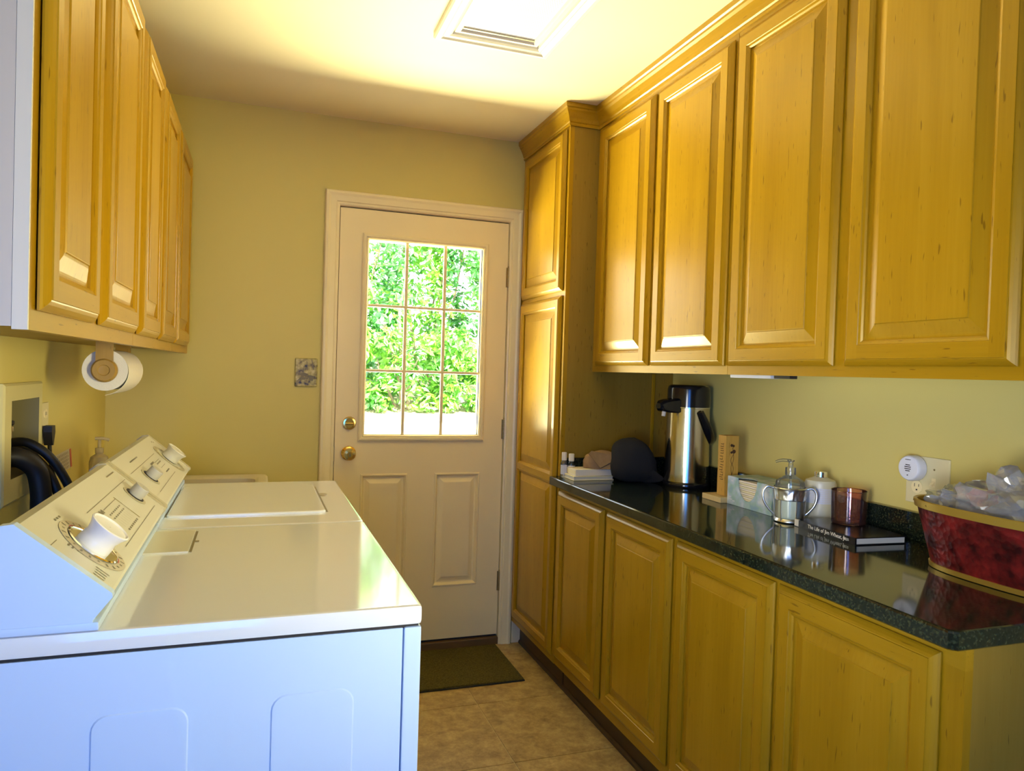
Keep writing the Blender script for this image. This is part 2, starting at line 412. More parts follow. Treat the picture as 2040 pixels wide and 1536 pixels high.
class MB:
    def __init__(s):
        s.v, s.f = [], []
    def add(s, verts, faces):
        k = len(s.v)
        s.v += [tuple(p) for p in verts]
        s.f += [tuple(i + k for i in f) for f in faces]
        return s
    def quad(s, a, b, c, d):
        return s.add([a, b, c, d], [(0, 1, 2, 3)])
    def box(s, x0, x1, y0, y1, z0, z1, b=0.0):
        if x0 > x1: x0, x1 = x1, x0
        if y0 > y1: y0, y1 = y1, y0
        if z0 > z1: z0, z1 = z1, z0
        if not b:
            vs = [(x, y, z) for x in (x0, x1) for y in (y0, y1) for z in (z0, z1)]
            return s.add(vs, [(0, 1, 3, 2), (4, 6, 7, 5), (0, 4, 5, 1), (2, 3, 7, 6), (0, 2, 6, 4), (1, 5, 7, 3)])
        bm = bmesh.new()
        bmesh.ops.create_cube(bm, size=1)
        for w in bm.verts:
            w.co = Vector(((x0 + x1) / 2 + w.co.x * (x1 - x0), (y0 + y1) / 2 + w.co.y * (y1 - y0), (z0 + z1) / 2 + w.co.z * (z1 - z0)))
        bmesh.ops.bevel(bm, geom=bm.edges[:], offset=b, segments=2, profile=0.6, affect='EDGES')
        bm.verts.index_update()
        s.add([w.co for w in bm.verts], [[w.index for w in f.verts] for f in bm.faces])
        bm.free()
        return s
    def lathe(s, prof, c, axis='z', n=32, caps=True, sx=1.0, sy=1.0):
        vs, fs = [], []
        for (r, h) in prof:
            for i in range(n):
                a = 2 * math.pi * i / n
                p, q = r * math.cos(a) * sx, r * math.sin(a) * sy
                vs.append({'z': (c[0] + p, c[1] + q, c[2] + h), 'y': (c[0] + p, c[1] + h, c[2] + q), 'x': (c[0] + h, c[1] + p, c[2] + q)}[axis])
        for j in range(len(prof) - 1):
            for i in range(n):
                i2 = (i + 1) % n
                fs.append((j * n + i, j * n + i2, (j + 1) * n + i2, (j + 1) * n + i))
        if caps:
            fs.append(tuple(range(n)))
            fs.append(tuple((len(prof) - 1) * n + i for i in range(n)))
        return s.add(vs, fs)
    def disc_on(s, prof, c, u, v, w, n=32, caps=True):
        u, v, w, c = Vector(u), Vector(v), Vector(w), Vector(c)
        vs, fs = [], []
        for (r, h) in prof:
            for i in range(n):
                a = 2 * math.pi * i / n
                vs.append(c + u * (r * math.cos(a)) + v * (r * math.sin(a)) + w * h)
        for j in range(len(prof) - 1):
            for i in range(n):
                i2 = (i + 1) % n
                fs.append((j * n + i, j * n + i2, (j + 1) * n + i2, (j + 1) * n + i))
        if caps:
            fs.append(tuple(range(n)))
            fs.append(tuple((len(prof) - 1) * n + i for i in range(n)))
        return s.add(vs, fs)
    def tube(s, pts, r, n=10, closed=False, sub=4):
        P = [Vector(p) for p in pts]
        if sub > 1 and len(P) > 2:
            Q = []
            k = len(P)
            rng = range(k if closed else k - 1)
            for i in rng:
                p0 = P[(i - 1) % k] if (closed or i > 0) else P[0]
                p1, p2 = P[i], P[(i + 1) % k]
                p3 = P[(i + 2) % k] if (closed or i + 2 < k) else P[-1]
                for j in range(sub):
                    t = j / sub
                    Q.append(0.5 * ((2 * p1) + (p2 - p0) * t + (2 * p0 - 5 * p1 + 4 * p2 - p3) * t * t + (3 * p1 - p0 - 3 * p2 + p3) * t ** 3))
            if not closed:
                Q.append(P[-1])
            P = Q
        rr = r if isinstance(r, (list, tuple)) else None
        vs, fs = [], []
        prev = None
        for i, p in enumerate(P):
            a = P[i - 1] if (i > 0 or closed) else P[i]
            b = P[(i + 1) % len(P)] if (i < len(P) - 1 or closed) else P[i]
            t = (b - a).normalized()
            if prev is None:
                nrm = t.orthogonal().normalized()
            else:
                nrm = (prev - t * prev.dot(t)).normalized()
            prev = nrm
            bn = t.cross(nrm)
            if rr:
                q = i / (len(P) - 1) * (len(rr) - 1)
                k0 = min(int(q), len(rr) - 2)
                rad = rr[k0] + (rr[k0 + 1] - rr[k0]) * (q - k0)
            else:
                rad = r
            for j in range(n):
                ang = 2 * math.pi * j / n
                vs.append(p + nrm * (rad * math.cos(ang)) + bn * (rad * math.sin(ang)))
        L = len(P)
        for i in range(L if closed else L - 1):
            for j in range(n):
                j2 = (j + 1) % n
                i2 = (i + 1) % L
                fs.append((i * n + j, i * n + j2, i2 * n + j2, i2 * n + j))
        if not closed:
            fs.append(tuple(range(n)))
            fs.append(tuple((L - 1) * n + j for j in range(n)))
        return s.add(vs, fs)
    def prism(s, poly, axis, a, b):
        # poly in the two remaining axes (order x,y,z without axis)
        def P(p, t):
            return {'x': (t, p[0], p[1]), 'y': (p[0], t, p[1]), 'z': (p[0], p[1], t)}[axis]
        n = len(poly)
        vs = [P(p, a) for p in poly] + [P(p, b) for p in poly]
        fs = [tuple(range(n)), tuple(range(n, 2 * n))] + [(i, (i + 1) % n, n + (i + 1) % n, n + i) for i in range(n)]
        return s.add(vs, fs)
    def loft(s, loops, cap0=False, cap1=False):
        n = len(loops[0])
        vs = [p for l in loops for p in l]
        fs = []
        for j in range(len(loops) - 1):
            for i in range(n):
                i2 = (i + 1) % n
                fs.append((j * n + i, j * n + i2, (j + 1) * n + i2, (j + 1) * n + i))
        if cap0: fs.append(tuple(range(n)))
        if cap1: fs.append(tuple((len(loops) - 1) * n + i for i in range(n)))
        return s.add(vs, fs)
    def build(s, name, mat, parent=None, smooth=False, local=False, normals=True):
        org = Vector((0, 0, 0))
        if parent is not None and not local:
            org = ORG.get(parent, Vector((0, 0, 0)))
        me = bpy.data.meshes.new(name)
        me.from_pydata([tuple(Vector(p) - org) for p in s.v], [], s.f)
        bm = bmesh.new()
        bm.from_mesh(me)
        bmesh.ops.remove_doubles(bm, verts=bm.verts[:], dist=1e-6)
        if normals:
            bmesh.ops.recalc_face_normals(bm, faces=bm.faces[:])
        if smooth:
            for f in bm.faces: f.smooth = True
            for e in bm.edges:
                if len(e.link_faces) == 2 and e.calc_face_angle(0) > math.radians(38):
                    e.smooth = False
        bm.to_mesh(me)
        bm.free()
        me.materials.append(mat)
        o = bpy.data.objects.new(name, me)
        col.objects.link(o)
        if smooth:
            wm = o.modifiers.new('weighted_normal', 'WEIGHTED_NORMAL')
            wm.keep_sharp = True
            wm.weight = 80
        if parent is not None:
            o.parent = parent
            ORG[o] = org
        else:
            ORG[o] = Vector((0, 0, 0))
        return o

def tag(o, label=None, cat=None, group=None, kind=None):
    if label: o['label'] = label
    if cat: o['category'] = cat
    if group: o['group'] = group
    if kind: o['kind'] = kind
    return o

def thing(name, loc, label, cat, group=None, rz=0.0):
    o = bpy.data.objects.new(name, None)
    o.empty_display_size = 0.05
    col.objects.link(o)
    o.location = loc
    o.rotation_euler = (0, 0, rz)
    ORG[o] = Vector(loc)
    return tag(o, label, cat, group)

def struct(o, label=None):
    return tag(o, label, None, None, 'structure')

# ------------------------------------------------------------------ dimensions
XW, XR, YN, ZC = -0.934, 1.42, -5.0, 2.481
XT, YT = 0.8827, -0.562          # tall cabinet face and side
XU, ZU = 1.0195, 1.3616          # upper cabinets
XC, ZT = 0.8368, 0.9156          # counter front edge, top
XBF = 0.886                      # base face frame
YE = -2.445                      # near end of the right hand run
XL, ZL, YL0, YL1 = -0.6243, 1.3855, -2.2426, -0.036

# ------------------------------------------------------------------ room shell
fl = MB().box(XW - 0.1, XR + 0.1, YN - 0.1, 0.0, -0.12, -0.003).build('floor', M['grout'])
struct(fl, 'brown stone-look tile floor')
T = 0.457
tm = None
gx0, gy0 = 0.535, -1.065
ix0, ix1 = math.floor((XW - gx0) / T), math.ceil((XR - gx0) / T)
for i in range(ix0, ix1):
    for j in range(-9, 3):
        x0, x1 = max(gx0 + i * T, XW), min(gx0 + (i + 1) * T, XR)
        y0, y1 = max(gy0 + j * T, YN), min(gy0 + (j + 1) * T, 0.0)
        if x1 - x0 < 0.02 or y1 - y0 < 0.02: continue
        g = 0.0016
        MB().box(x0 + g, x1 - g, y0 + g, y1 - g, -0.003, 0.0, 0.0008).build('tile', M['tile'], fl)

ce = MB().box(XW - 0.1, XR + 0.1, YN - 0.1, 0.1, ZC, ZC + 0.1).build('ceiling', M['ceil'])
struct(ce, 'cream painted flat ceiling')
# back wall with the door opening
DX0, DX1, DZ1 = -0.012, 0.822, 2.092
wb = MB().box(XW - 0.1, DX0, 0, 0.12, -0.1, ZC).box(DX1, XR + 0.1, 0, 0.12, -0.1, ZC).box(DX0, DX1, 0, 0.12, DZ1, ZC).build('wall_back', M['wall'])
struct(wb, 'tan painted end wall around the glazed door')
# left wall with the recess for the laundry valve box
BY0, BY1, BZ0, BZ1 = -1.232, -0.985, 1.03, 1.238
wl = MB().box(XW - 0.12, XW, YN, BY0, 0, ZC).box(XW - 0.12, XW, BY1, 0, 0, ZC).box(XW - 0.12, XW, BY0, BY1, 0, BZ0).box(XW - 0.12, XW, BY0, BY1, BZ1, ZC).build('wall_left', M['wall'])
struct(wl, 'tan painted side wall behind the laundry machines')
wr = MB().box(XR, XR + 0.1, YN, 0, 0, ZC).build('wall_right', M['wall'])
struct(wr, 'tan painted side wall behind the counter')
wn_ = MB().box(XW - 0.1, XR + 0.1, YN - 0.1, YN, 0, ZC).build('wall_near', M['wall'])
struct(wn_, 'tan painted wall behind the viewer')

# ------------------------------------------------------------------ door casing
def casing_prof(o):
    return o
tr = thing('trim_1', (0.41, 0, 0), None, None)
struct(tr, 'cream moulded casing around the glazed door')
prof = [(0.0, 0.0), (0.0, -0.010), (0.006, -0.012), (0.012, -0.012), (0.016, -0.016), (0.040, -0.018), (0.050, -0.022), (0.060, -0.020), (0.064, -0.014), (0.064, 0.0)]
ix, ox = -0.003, None
def jamb_piece(name, inner, outer_sign, z_top):
    mb = MB()
    loops = []
    for (o, d) in prof:
        x = inner + outer_sign * o
        loops.append((x, d, z_top + o))
    k = len(loops)
    vs = [(x, d, 0.0) for (x, d, z) in loops] + loops
    fs = [(i, i + 1, k + i + 1, k + i) for i in range(k - 1)] + [tuple(range(k)), tuple(range(k, 2 * k))]
    mb.add(vs, fs)
    return mb.build(name, M['trim'], tr)
cl, cr, ct = -0.004, 0.815, 2.086
jamb_piece('casing_side', cl, -1, ct)
jamb_piece('casing_side', cr, 1, ct)
mb = MB()
k = len(prof)
vs = [(cl - o, d, ct + o) for (o, d) in prof] + [(cr + o, d, ct + o) for (o, d) in prof]
mb.add(vs, [(i, i + 1, k + i + 1, k + i) for i in range(k - 1)] + [tuple(range(k)), tuple(range(k, 2 * k))])
mb.build('casing_head', M['trim'], tr)
# jamb lining inside the opening
MB().box(DX0, -0.0035, 0, 0.12, 0, DZ1).box(0.8145, DX1, 0, 0.12, 0, DZ1).box(-0.0035, 0.8145, 0, 0.12, 2.0835, DZ1).build('jamb_lining', M['trim'], tr)
for (bx_) in ((-0.0035, 0.014, 0.034, 2.0835), (0.797, 0.8145, 0.034, 2.0835)):
    MB().box(bx_[0], bx_[1], 0.0475, 0.062, bx_[2], bx_[3]).build('door_stop', M['dark'], tr)
MB().box(-0.0035, 0.8145, 0.0475, 0.062, 2.066, 2.0835).build('door_stop', M['dark'], tr)
th = MB().box(-0.0035, 0.8145, -0.012, 0.118, 0.0, 0.036, 0.004).build('threshold', M['bronze'], tr)

bbk = MB().box(0.883, XR, -0.014, 0, 0, 0.11, 0.004).build('baseboard_back', M['trim'])
struct(bbk, 'cream baseboard stub between door casing and tall cabinet')

# ------------------------------------------------------------------ the door
dr = thing('door_1', (0.405, 0.02, 0.0), None, None)
struct(dr, 'cream exterior door with nine-pane window and brass knob')
d0, d1, dz0, dz1 = 0.0, 0.811, 0.047, 2.078
gx0_, gx1_, gz0_, gz1_ = 0.133, 0.680, 1.038, 1.940
yf, yb = 0.004, 0.046
slab = MB().box(d0, gx0_, yf, yb, gz0_, gz1_).box(gx1_, d1, yf, yb, gz0_, gz1_).box(d0, d1, yf, yb, gz1_, dz1)
# lower half with two pressed panels
pan = [(0.121, 0.341), (0.473, 0.698)]
pz0, pz1 = 0.303, 0.854
xs = [d0, pan[0][0], pan[0][1], pan[1][0], pan[1][1], d1]
slab.quad((d0, yf, pz1), (d1, yf, pz1), (d1, yf, gz0_), (d0, yf, gz0_))
slab.quad((d0, yf, dz0), (d1, yf, dz0), (d1, yf, pz0), (d0, yf, pz0))
for a, b_ in ((0, 1), (2, 3), (4, 5)):
    slab.quad((xs[a], yf, pz0), (xs[b_], yf, pz0), (xs[b_], yf, pz1), (xs[a], yf, pz1))
slab.quad((d0, yb, dz0), (d1, yb, dz0), (d1, yb, gz0_), (d0, yb, gz0_))
slab.quad((d0, yf, dz0), (d0, yb, dz0), (d0, yb, gz0_), (d0, yf, gz0_))
slab.quad((d1, yf, dz0), (d1, yb, dz0), (d1, yb, gz0_), (d1, yf, gz0_))
slab.quad((d0, yf, dz0), (d1, yf, dz0), (d1, yb, dz0), (d0, yb, dz0))
slab.quad((gx0_, yf, gz0_), (gx1_, yf, gz0_), (gx1_, yb, gz0_), (gx0_, yb, gz0_))
MB().box(d0 + 0.002, d1 - 0.002, 0.012, 0.044, 0.0345, 0.0475).build('bottom_sweep', M['dark'], dr)
slab.build('slab', M['door'], dr, normals=True)
def rect(x0, x1, z0, z1, y):
    return [(x0, y, z0), (x1, y, z0), (x1, y, z1), (x0, y, z1)]
for (a, b_) in pan:
    lo = []
    for ins, y in ((0.0, yf), (0.003, yf - 0.004), (0.008, yf - 0.004), (0.017, yf + 0.012), (0.023, yf + 0.012), (0.044, yf + 0.001), (0.048, yf + 0.0005)):
        lo.append(rect(a + ins, b_ - ins, pz0 + ins, pz1 - ins, y))
    MB().loft(lo, cap1=True).build('panel', M['door'], dr)
# window frame on the face
lo = []
for ins, y in ((-0.029, yf), (-0.029, yf - 0.010), (-0.022, yf - 0.014), (-0.014, yf - 0.014), (-0.010, yf - 0.009), (-0.006, yf - 0.012), (0.0, yf - 0.006), (0.0, yf + 0.018)):
    lo.append(rect(gx0_ + ins, gx1_ - ins, gz0_ + ins, gz1_ - ins, y))
wf = MB().loft(lo).build('window_frame', M['trim'], dr)
mv = [0.312, 0.497]
mzs = [1.337, 1.639]
for x in mv:
    MB().box(x - 0.0075, x + 0.0075, yf + 0.002, yf + 0.016, gz0_, gz1_, 0.003).build('muntin', M['trim'], dr)
for z in mzs:
    MB().box(gx0_, gx1_, yf + 0.001, yf + 0.017, z - 0.0065, z + 0.0065, 0.003).build('muntin', M['trim'], dr)
exs = [gx0_] + mv + [gx1_]
ezs = [gz0_] + mzs + [gz1_]
for i in range(3):
    for j in range(3):
        MB().quad((exs[i], yf + 0.012, ezs[j]), (exs[i + 1], yf + 0.012, ezs[j]), (exs[i + 1], yf + 0.012, ezs[j + 1]), (exs[i], yf + 0.012, ezs[j + 1])).build('pane', M['glass'], dr)
# hinges, lock, knob
for z in (1.814, 1.066, 0.313):
    h = MB().box(0.8035, 0.8085, yf - 0.003, yf, z - 0.048, z + 0.048)
    for kk in range(5):
        h.lathe([(0.0052, 0), (0.0058, 0.001), (0.0058, 0.017), (0.0052, 0.018)], (0.8128, yf - 0.006, z - 0.047 + kk * 0.0188), n=12)
    h.lathe([(0.003, 0), (0.0042, 0.003), (0.002, 0.008)], (0.8128, yf - 0.006, z + 0.047), n=10)
    h.build('hinge', M['old_brass'], dr, smooth=True)
kn = MB().lathe([(0.0, 0), (0.033, 0), (0.034, -0.004), (0.030, -0.009), (0.022, -0.012), (0.013, -0.014), (0.012, -0.026), (0.018, -0.032), (0.027, -0.040), (0.0285, -0.050), (0.025, -0.058), (0.013, -0.061), (0.012, -0.058), (0.0, -0.058)], (0.064, yf, 0.952), 'y', n=32, caps=False).build('door_knob', M['brass'], dr, smooth=True)
MB().box(0.0622, 0.0658, yf - 0.066, yf - 0.057, 0.944, 0.960, 0.001).build('turn_button', M['old_brass'], kn)
db = MB().lathe([(0.0, 0), (0.030, 0), (0.031, -0.006), (0.028, -0.012), (0.021, -0.013), (0.020, -0.010), (0.0, -0.010)], (0.064, yf, 1.091), 'y', n=32, caps=False).build('deadbolt', M['brass'], dr, smooth=True)
MB().box(0.046, 0.082, yf - 0.028, yf - 0.010, 1.087, 1.094, 0.003).build('thumb_turn', M['brass'], db)
MB().box(-0.0025, 0.0005, yf - 0.008, yf + 0.02, 0.915, 0.985).build('strike_plate', M['old_brass'], dr)

# ------------------------------------------------------------------ cabinets
def raised_door(cab, s, xb, y0, y1, z0, z1, openings=None, sw=0.056, rw=0.056):
    """door leaf on the face frame plane xb, facing s (+1 = +x, -1 = -x)"""
    door = bpy.data.objects.new('door', None)
    door.empty_display_size = 0.03
    col.objects.link(door)
    door.parent = cab
    ORG[door] = ORG[cab]
    if openings is None:
        openings = [(z0 + rw, z1 - rw)]
    P = lambda u, v, w: (xb + s * w, u, v)
    outer = [(0.0, 0.0028), (0.0, 0.0060), (0.003, 0.0092), (0.009, 0.0138), (0.0140, 0.0166), (0.0162, 0.0172), (0.0168, 0.0190)]
    inner = [(0.011, 0.0190), (0.0095, 0.0172), (0.004, 0.0150), (0.0, 0.0115), (0.0, 0.0060)]
    a = outer[-1][0]
    b = sw - inner[0][0]
    br = inner[0][0]
    for side in (0, 1):
        U = (lambda d: y0 + d) if side == 0 else (lambda d: y1 - d)
        mbx = MB()
        for (i0, w0), (i1, w1) in zip(outer[:-1], outer[1:]):
            mbx.quad(P(U(i0), z0 + i0, w0), P(U(i0), z1 - i0, w0), P(U(i1), z1 - i1, w1), P(U(i1), z0 + i1, w1))
        mbx.quad(P(U(a), z0 + a, 0.019), P(U(a), z1 - a, 0.019), P(U(b), z1 - a, 0.019), P(U(b), z0 + a, 0.019))
        for (q0, q1) in openings:
            for (i0, w0), (i1, w1) in zip(inner[:-1], inner[1:]):
                mbx.quad(P(U(sw - i0), q0 - i0, w0), P(U(sw - i0), q1 + i0, w0), P(U(sw - i1), q1 + i1, w1), P(U(sw - i1), q0 - i1, w1))
        mbx.build('stile', M['wood_v'], door)
    rails = [(z0, openings[0][0], True, False)]
    for (o0, o1) in zip(openings[:-1], openings[1:]):
        rails.append((o0[1], o1[0], False, False))
    rails.append((openings[-1][1], z1, False, True))
    for (r0, r1, bot, top) in rails:
        mbx = MB()
        lo_z = r0 + a if bot else r0 + br
        hi_z = r1 - a if top else r1 - br
        mbx.quad(P(y0 + b, lo_z, 0.019), P(y1 - b, lo_z, 0.019), P(y1 - b, hi_z, 0.019), P(y0 + b, hi_z, 0.019))
        if bot or top:
            V = (lambda d: r0 + d) if bot else (lambda d: r1 - d)
            for (i0, w0), (i1, w1) in zip(outer[:-1], outer[1:]):
                mbx.quad(P(y0 + i0, V(i0), w0), P(y1 - i0, V(i0), w0), P(y1 - i1, V(i1), w1), P(y0 + i1, V(i1), w1))
        for (i0, w0), (i1, w1) in zip(inner[:-1], inner[1:]):
            if not top:     # bead along the rail's upper edge (bottom of the opening above)
                mbx.quad(P(y0 + sw - i0, r1 - i0, w0), P(y1 - sw + i0, r1 - i0, w0), P(y1 - sw + i1, r1 - i1, w1), P(y0 + sw - i1, r1 - i1, w1))
            if not bot:
                mbx.quad(P(y0 + sw - i0, r0 + i0, w0), P(y1 - sw + i0, r0 + i0, w0), P(y1 - sw + i1, r0 + i1, w1), P(y0 + sw - i1, r0 + i1, w1))
        mbx.build('rail', M['wood_h'], door)
    for (q0, q1) in openings:
        lo = []
        for ins, w in ((-0.003, 0.0065), (0.005, 0.0065), (0.009, 0.0072), (0.020, 0.0105), (0.032, 0.0142), (0.036, 0.0150), (0.0375, 0.0172), (0.039, 0.0175)):
            lo.append([P(y0 + sw + ins, q0 + ins, w), P(y1 - sw - ins, q0 + ins, w), P(y1 - sw - ins, q1 - ins, w), P(y0 + sw + ins, q1 - ins, w)])
        MB().loft(lo, cap1=True).build('panel', M['wood_v'], door)
    # back of the leaf
    MB().quad(P(y0, z0, 0.0029), P(y1, z0, 0.0029), P(y1, z1, 0.0029), P(y0, z1, 0.0029)).build('back_panel', M['ply'], door)
    return door

# --- right wall cabinets
UZ0, UZ1 = 1.388, 2.378
def upper_unit(ya, yb_, doors, label):
    c = thing('wall_cabinet', ((XU + XR) / 2, (ya + yb_) / 2, ZU), label, 'cabinet', 'wall cabinets over the counter')
    MB().box(XU + 0.019, XR - 0.002, ya + 0.0008, yb_ - 0.0008, ZU + 0.016, 2.470).build('carcass', M['ply'], c)
    for (za, zb) in ((ZU, ZU + 0.045), (2.355, 2.470)):
        MB().box(XU, XU + 0.019, ya + 0.0008, yb_ - 0.0008, za, zb).build('face_frame_rail', M['wood_h'], c)
    cuts = [(ya + 0.0008, doors[0][0] + 0.012)] + [(p[1] - 0.012, q[0] + 0.012) for p, q in zip(doors[:-1], doors[1:])] + [(doors[-1][1] - 0.012, yb_ - 0.0008)]
    for (p, q) in cuts:
        MB().box(XU, XU + 0.019, p, q, ZU + 0.045, 2.355).build('face_frame_stile', M['wood_v'], c)
    for (p, q) in doors:
        raised_door(c, -1, XU, p, q, UZ0, UZ1, sw=0.060, rw=0.060)
    return c
upper_unit(-1.520, YT, [(-1.508, -1.069), (-1.043, -0.606)], 'honey maple wall cabinet with two doors, beside the tall pantry cabinet')
upper_unit(-2.458, -1.520, [(-2.422, -1.995), (-1.958, -1.531)], 'honey maple wall cabinet with two doors, above the red tin planter')

# --- tall cabinet
tc_ = thing('tall_cabinet', ((XT + XR) / 2, YT / 2, 0), 'tall honey maple pantry cabinet standing beside the glazed door', 'cabinet')
MB().box(XT + 0.019, XR - 0.002, YT + 0.0008, -0.003, 0.112, 2.470).build('carcass', M['ply'], tc_)
for (za, zb) in ((0.112, 0.165), (1.660, 1.715), (2.36, 2.470)):
    MB().box(XT, XT + 0.019, YT + 0.045, -0.048, za, zb).build('face_frame_rail', M['wood_h'], tc_)
MB().box(XT, XT + 0.019, YT, YT + 0.045, 0.112, 2.470).build('face_frame_stile', M['wood_v'], tc_)
MB().box(XT, XT + 0.019, -0.048, -0.003, 0.112, 2.470).build('face_frame_stile', M['wood_v'], tc_)
raised_door(tc_, -1, XT, -0.540, -0.040, 1.702, 2.385, sw=0.052, rw=0.055)
raised_door(tc_, -1, XT, -0.540, -0.040, 0.140, 1.682, openings=[(0.196, 0.872), (0.922, 1.626)], sw=0.052)
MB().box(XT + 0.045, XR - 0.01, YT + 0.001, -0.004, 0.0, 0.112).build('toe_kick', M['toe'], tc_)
MB().box(1.309, 1.325, YT - 0.008, YT, ZT + 0.001, ZU - 0.001, 0.003).build('scribe_strip', M['wood_v'], tc_)

# --- base cabinets
BZ0_, BZ1_ = 0.150, 0.854
def base_unit(ya, yb_, doors, label):
    c = thing('base_cabinet', ((XBF + XR) / 2, (ya + yb_) / 2, 0), label, 'cabinet', 'base cabinets under the granite counter')
    MB().box(XBF + 0.019, XR - 0.002, ya + 0.0008, yb_ - 0.0008, 0.112, 0.8794).build('carcass', M['ply'], c)
    for (za, zb) in ((0.112, 0.165), (0.835, 0.8794)):
        MB().box(XBF, XBF + 0.019, ya + 0.0008, yb_ - 0.0008, za, zb).build('face_frame_rail', M['wood_h'], c)
    cuts = [(ya + 0.0008, doors[0][0] + 0.012)] + [(p[1] - 0.012, q[0] + 0.012) for p, q in zip(doors[:-1], doors[1:])] + [(doors[-1][1] - 0.012, yb_ - 0.0008)]
    for (p, q) in cuts:
        MB().box(XBF, XBF + 0.019, p, q, 0.165, 0.835).build('face_frame_stile', M['wood_v'], c)
    for (p, q) in doors:
        raised_door(c, -1, XBF, p, q, BZ0_, BZ1_, sw=0.060, rw=0.060)
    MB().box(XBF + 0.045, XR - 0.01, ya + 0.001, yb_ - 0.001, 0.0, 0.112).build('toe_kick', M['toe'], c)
    return c
base_unit(-1.484, YT - 0.001, [(-1.470, -1.029), (-1.001, -0.572)], 'honey maple base cabinet with two doors, beside the tall pantry cabinet')
base_unit(YE, -1.484, [(-2.399, -1.955), (-1.940, -1.498)], 'honey maple base cabinet with two doors, at the free end of the counter')

# shoe strip along the toe kicks
ss = MB().prism([(0.9195, 0.0), (0.9295, 0.0), (0.9295, 0.016), (0.925, 0.014), (0.9205, 0.008)], 'y', YE, -0.015).build('trim_3', M['toe'])
struct(ss, 'narrow wooden shoe strip along the cabinet toe kick')

# --- crown moulding
cw = MB()
path = [((XT, -0.001), (-1, 0)), ((XT, YT), (-1, -1)), ((XU, YT), (-1, -1)), ((XU, -2.458), (-1, -1)), ((XR - 0.002, -2.458), (0, -1))]
cprof = [(0.0, 2.394), (0.006, 2.394), (0.0075, 2.400), (0.006, 2.406), (0.010, 2.410), (0.014, 2.424), (0.024, 2.444), (0.030, 2.452), (0.031, 2.459), (0.036, 2.463), (0.036, 2.4805), (0.0, 2.4805)]
loops = []
for (x, y), (dx, dy) in path:
    loops.append([(x + dx * o, y + dy * o, z) for (o, z) in cprof])
cw.loft(loops, cap0=True, cap1=True)
cwo = cw.build('trim_2', M['wood_h'])
struct(cwo, 'honey maple crown moulding along the cabinet tops')

# --- left wall cabinets
LD = [(-2.218, -1.875), (-1.821, -1.430), (-1.372, -1.033), (-0.981, -0.614), (-0.580, -0.150)]
LZ0, LZ1 = 1.4144, 2.179
def left_unit(ya, yb_, doors, label):
    c = thing('wall_cabinet', ((XL + XW) / 2, (ya + yb_) / 2, ZL), label, 'cabinet', 'wall cabinets over the laundry machines')
    MB().box(XW + 0.002, XL - 0.019, ya + 0.0008, yb_ - 0.0008, ZL + 0.014, 2.20).build('carcass', M['ply'], c)
    for (za, zb) in ((ZL, ZL + 0.045), (2.15, 2.20)):
        MB().box(XL - 0.019, XL, ya + 0.0008, yb_ - 0.0008, za, zb).build('face_frame_rail', M['wood_h'], c)
    cuts = [(ya + 0.0008, doors[0][0] + 0.012)] + [(p[1] - 0.012, q[0] + 0.012) for p, q in zip(doors[:-1], doors[1:])] + [(doors[-1][1] - 0.012, yb_ - 0.0008)]
    for (p, q) in cuts:
        MB().box(XL - 0.019, XL, p, q, ZL + 0.045, 2.15).build('face_frame_stile', M['wood_v'], c)
    for (p, q) in doors:
        raised_door(c, 1, XL, p, q, LZ0, LZ1, sw=0.056, rw=0.058)
    return c
lu = left_unit(YL0, -1.400, LD[:2], 'honey maple wall cabinet above the dryer, its end panel towards the viewer')
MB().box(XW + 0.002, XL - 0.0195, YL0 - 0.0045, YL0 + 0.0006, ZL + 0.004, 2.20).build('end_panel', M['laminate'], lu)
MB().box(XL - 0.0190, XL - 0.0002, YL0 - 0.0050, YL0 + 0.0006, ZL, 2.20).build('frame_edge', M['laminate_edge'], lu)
left_unit(-1.400, -0.597, LD[2:4], 'honey maple wall cabinet above the washer, middle unit of the row')
left_unit(-0.597, YL1, LD[4:], 'honey maple single-door wall cabinet in the corner beside the door wall')

# ------------------------------------------------------------------ counter
ct_ = thing('countertop', (1.13, -1.5, ZT - 0.036), 'dark green granite countertop with low backsplash', 'countertop')
bevelpoly = [(XC, YT - 0.0015), (XC, YE - 0.002), (XC + 0.012, YE - 0.014), (XR - 0.001, YE - 0.014), (XR - 0.001, YT - 0.0015)]
mbx = MB()
lo = []
cx_, cy_ = 1.13, -1.5
for ins, z in ((0.003, ZT - 0.036), (0.0, ZT - 0.033), (0.0, ZT - 0.005), (0.0015, ZT - 0.0015), (0.005, ZT)):
    lo.append([(x + (ins if x < cx_ else 0), y + (ins if y < cy_ else 0), z) for (x, y) in bevelpoly])
mbx.loft(lo, cap0=True, cap1=True)
mbx.build('slab', M['granite'], ct_)
MB().box(XR - 0.021, XR - 0.001, YE - 0.014, YT - 0.022, ZT + 0.0004, ZT + 0.078, 0.002).build('backsplash', M['granite'], ct_)
MB().box(XT + 0.022, XR - 0.001, YT - 0.0205, YT - 0.0005, ZT + 0.0004, ZT + 0.078, 0.002).build('side_splash', M['granite'], ct_)

# ------------------------------------------------------------------ laundry machines (local frame: +x front, near side at y=0)
MW = 0.6913
mth = 0.0101
mxo, myo = -0.0594, -2.2203
def Mpt(a, b):
    c, s = math.cos(mth), math.sin(mth)
    return (mxo + a * c - b * s, myo + a * s + b * c)

def strokes(mb, face, items):
    """flat bars printed on the slanted console face: (s0,s1,t0,t1) with s along y, t down the slope"""
    for (s0, s1, t0, t1) in items:
        mb.quad(face(s0, t0), face(s1, t0), face(s1, t1), face(s0, t1))

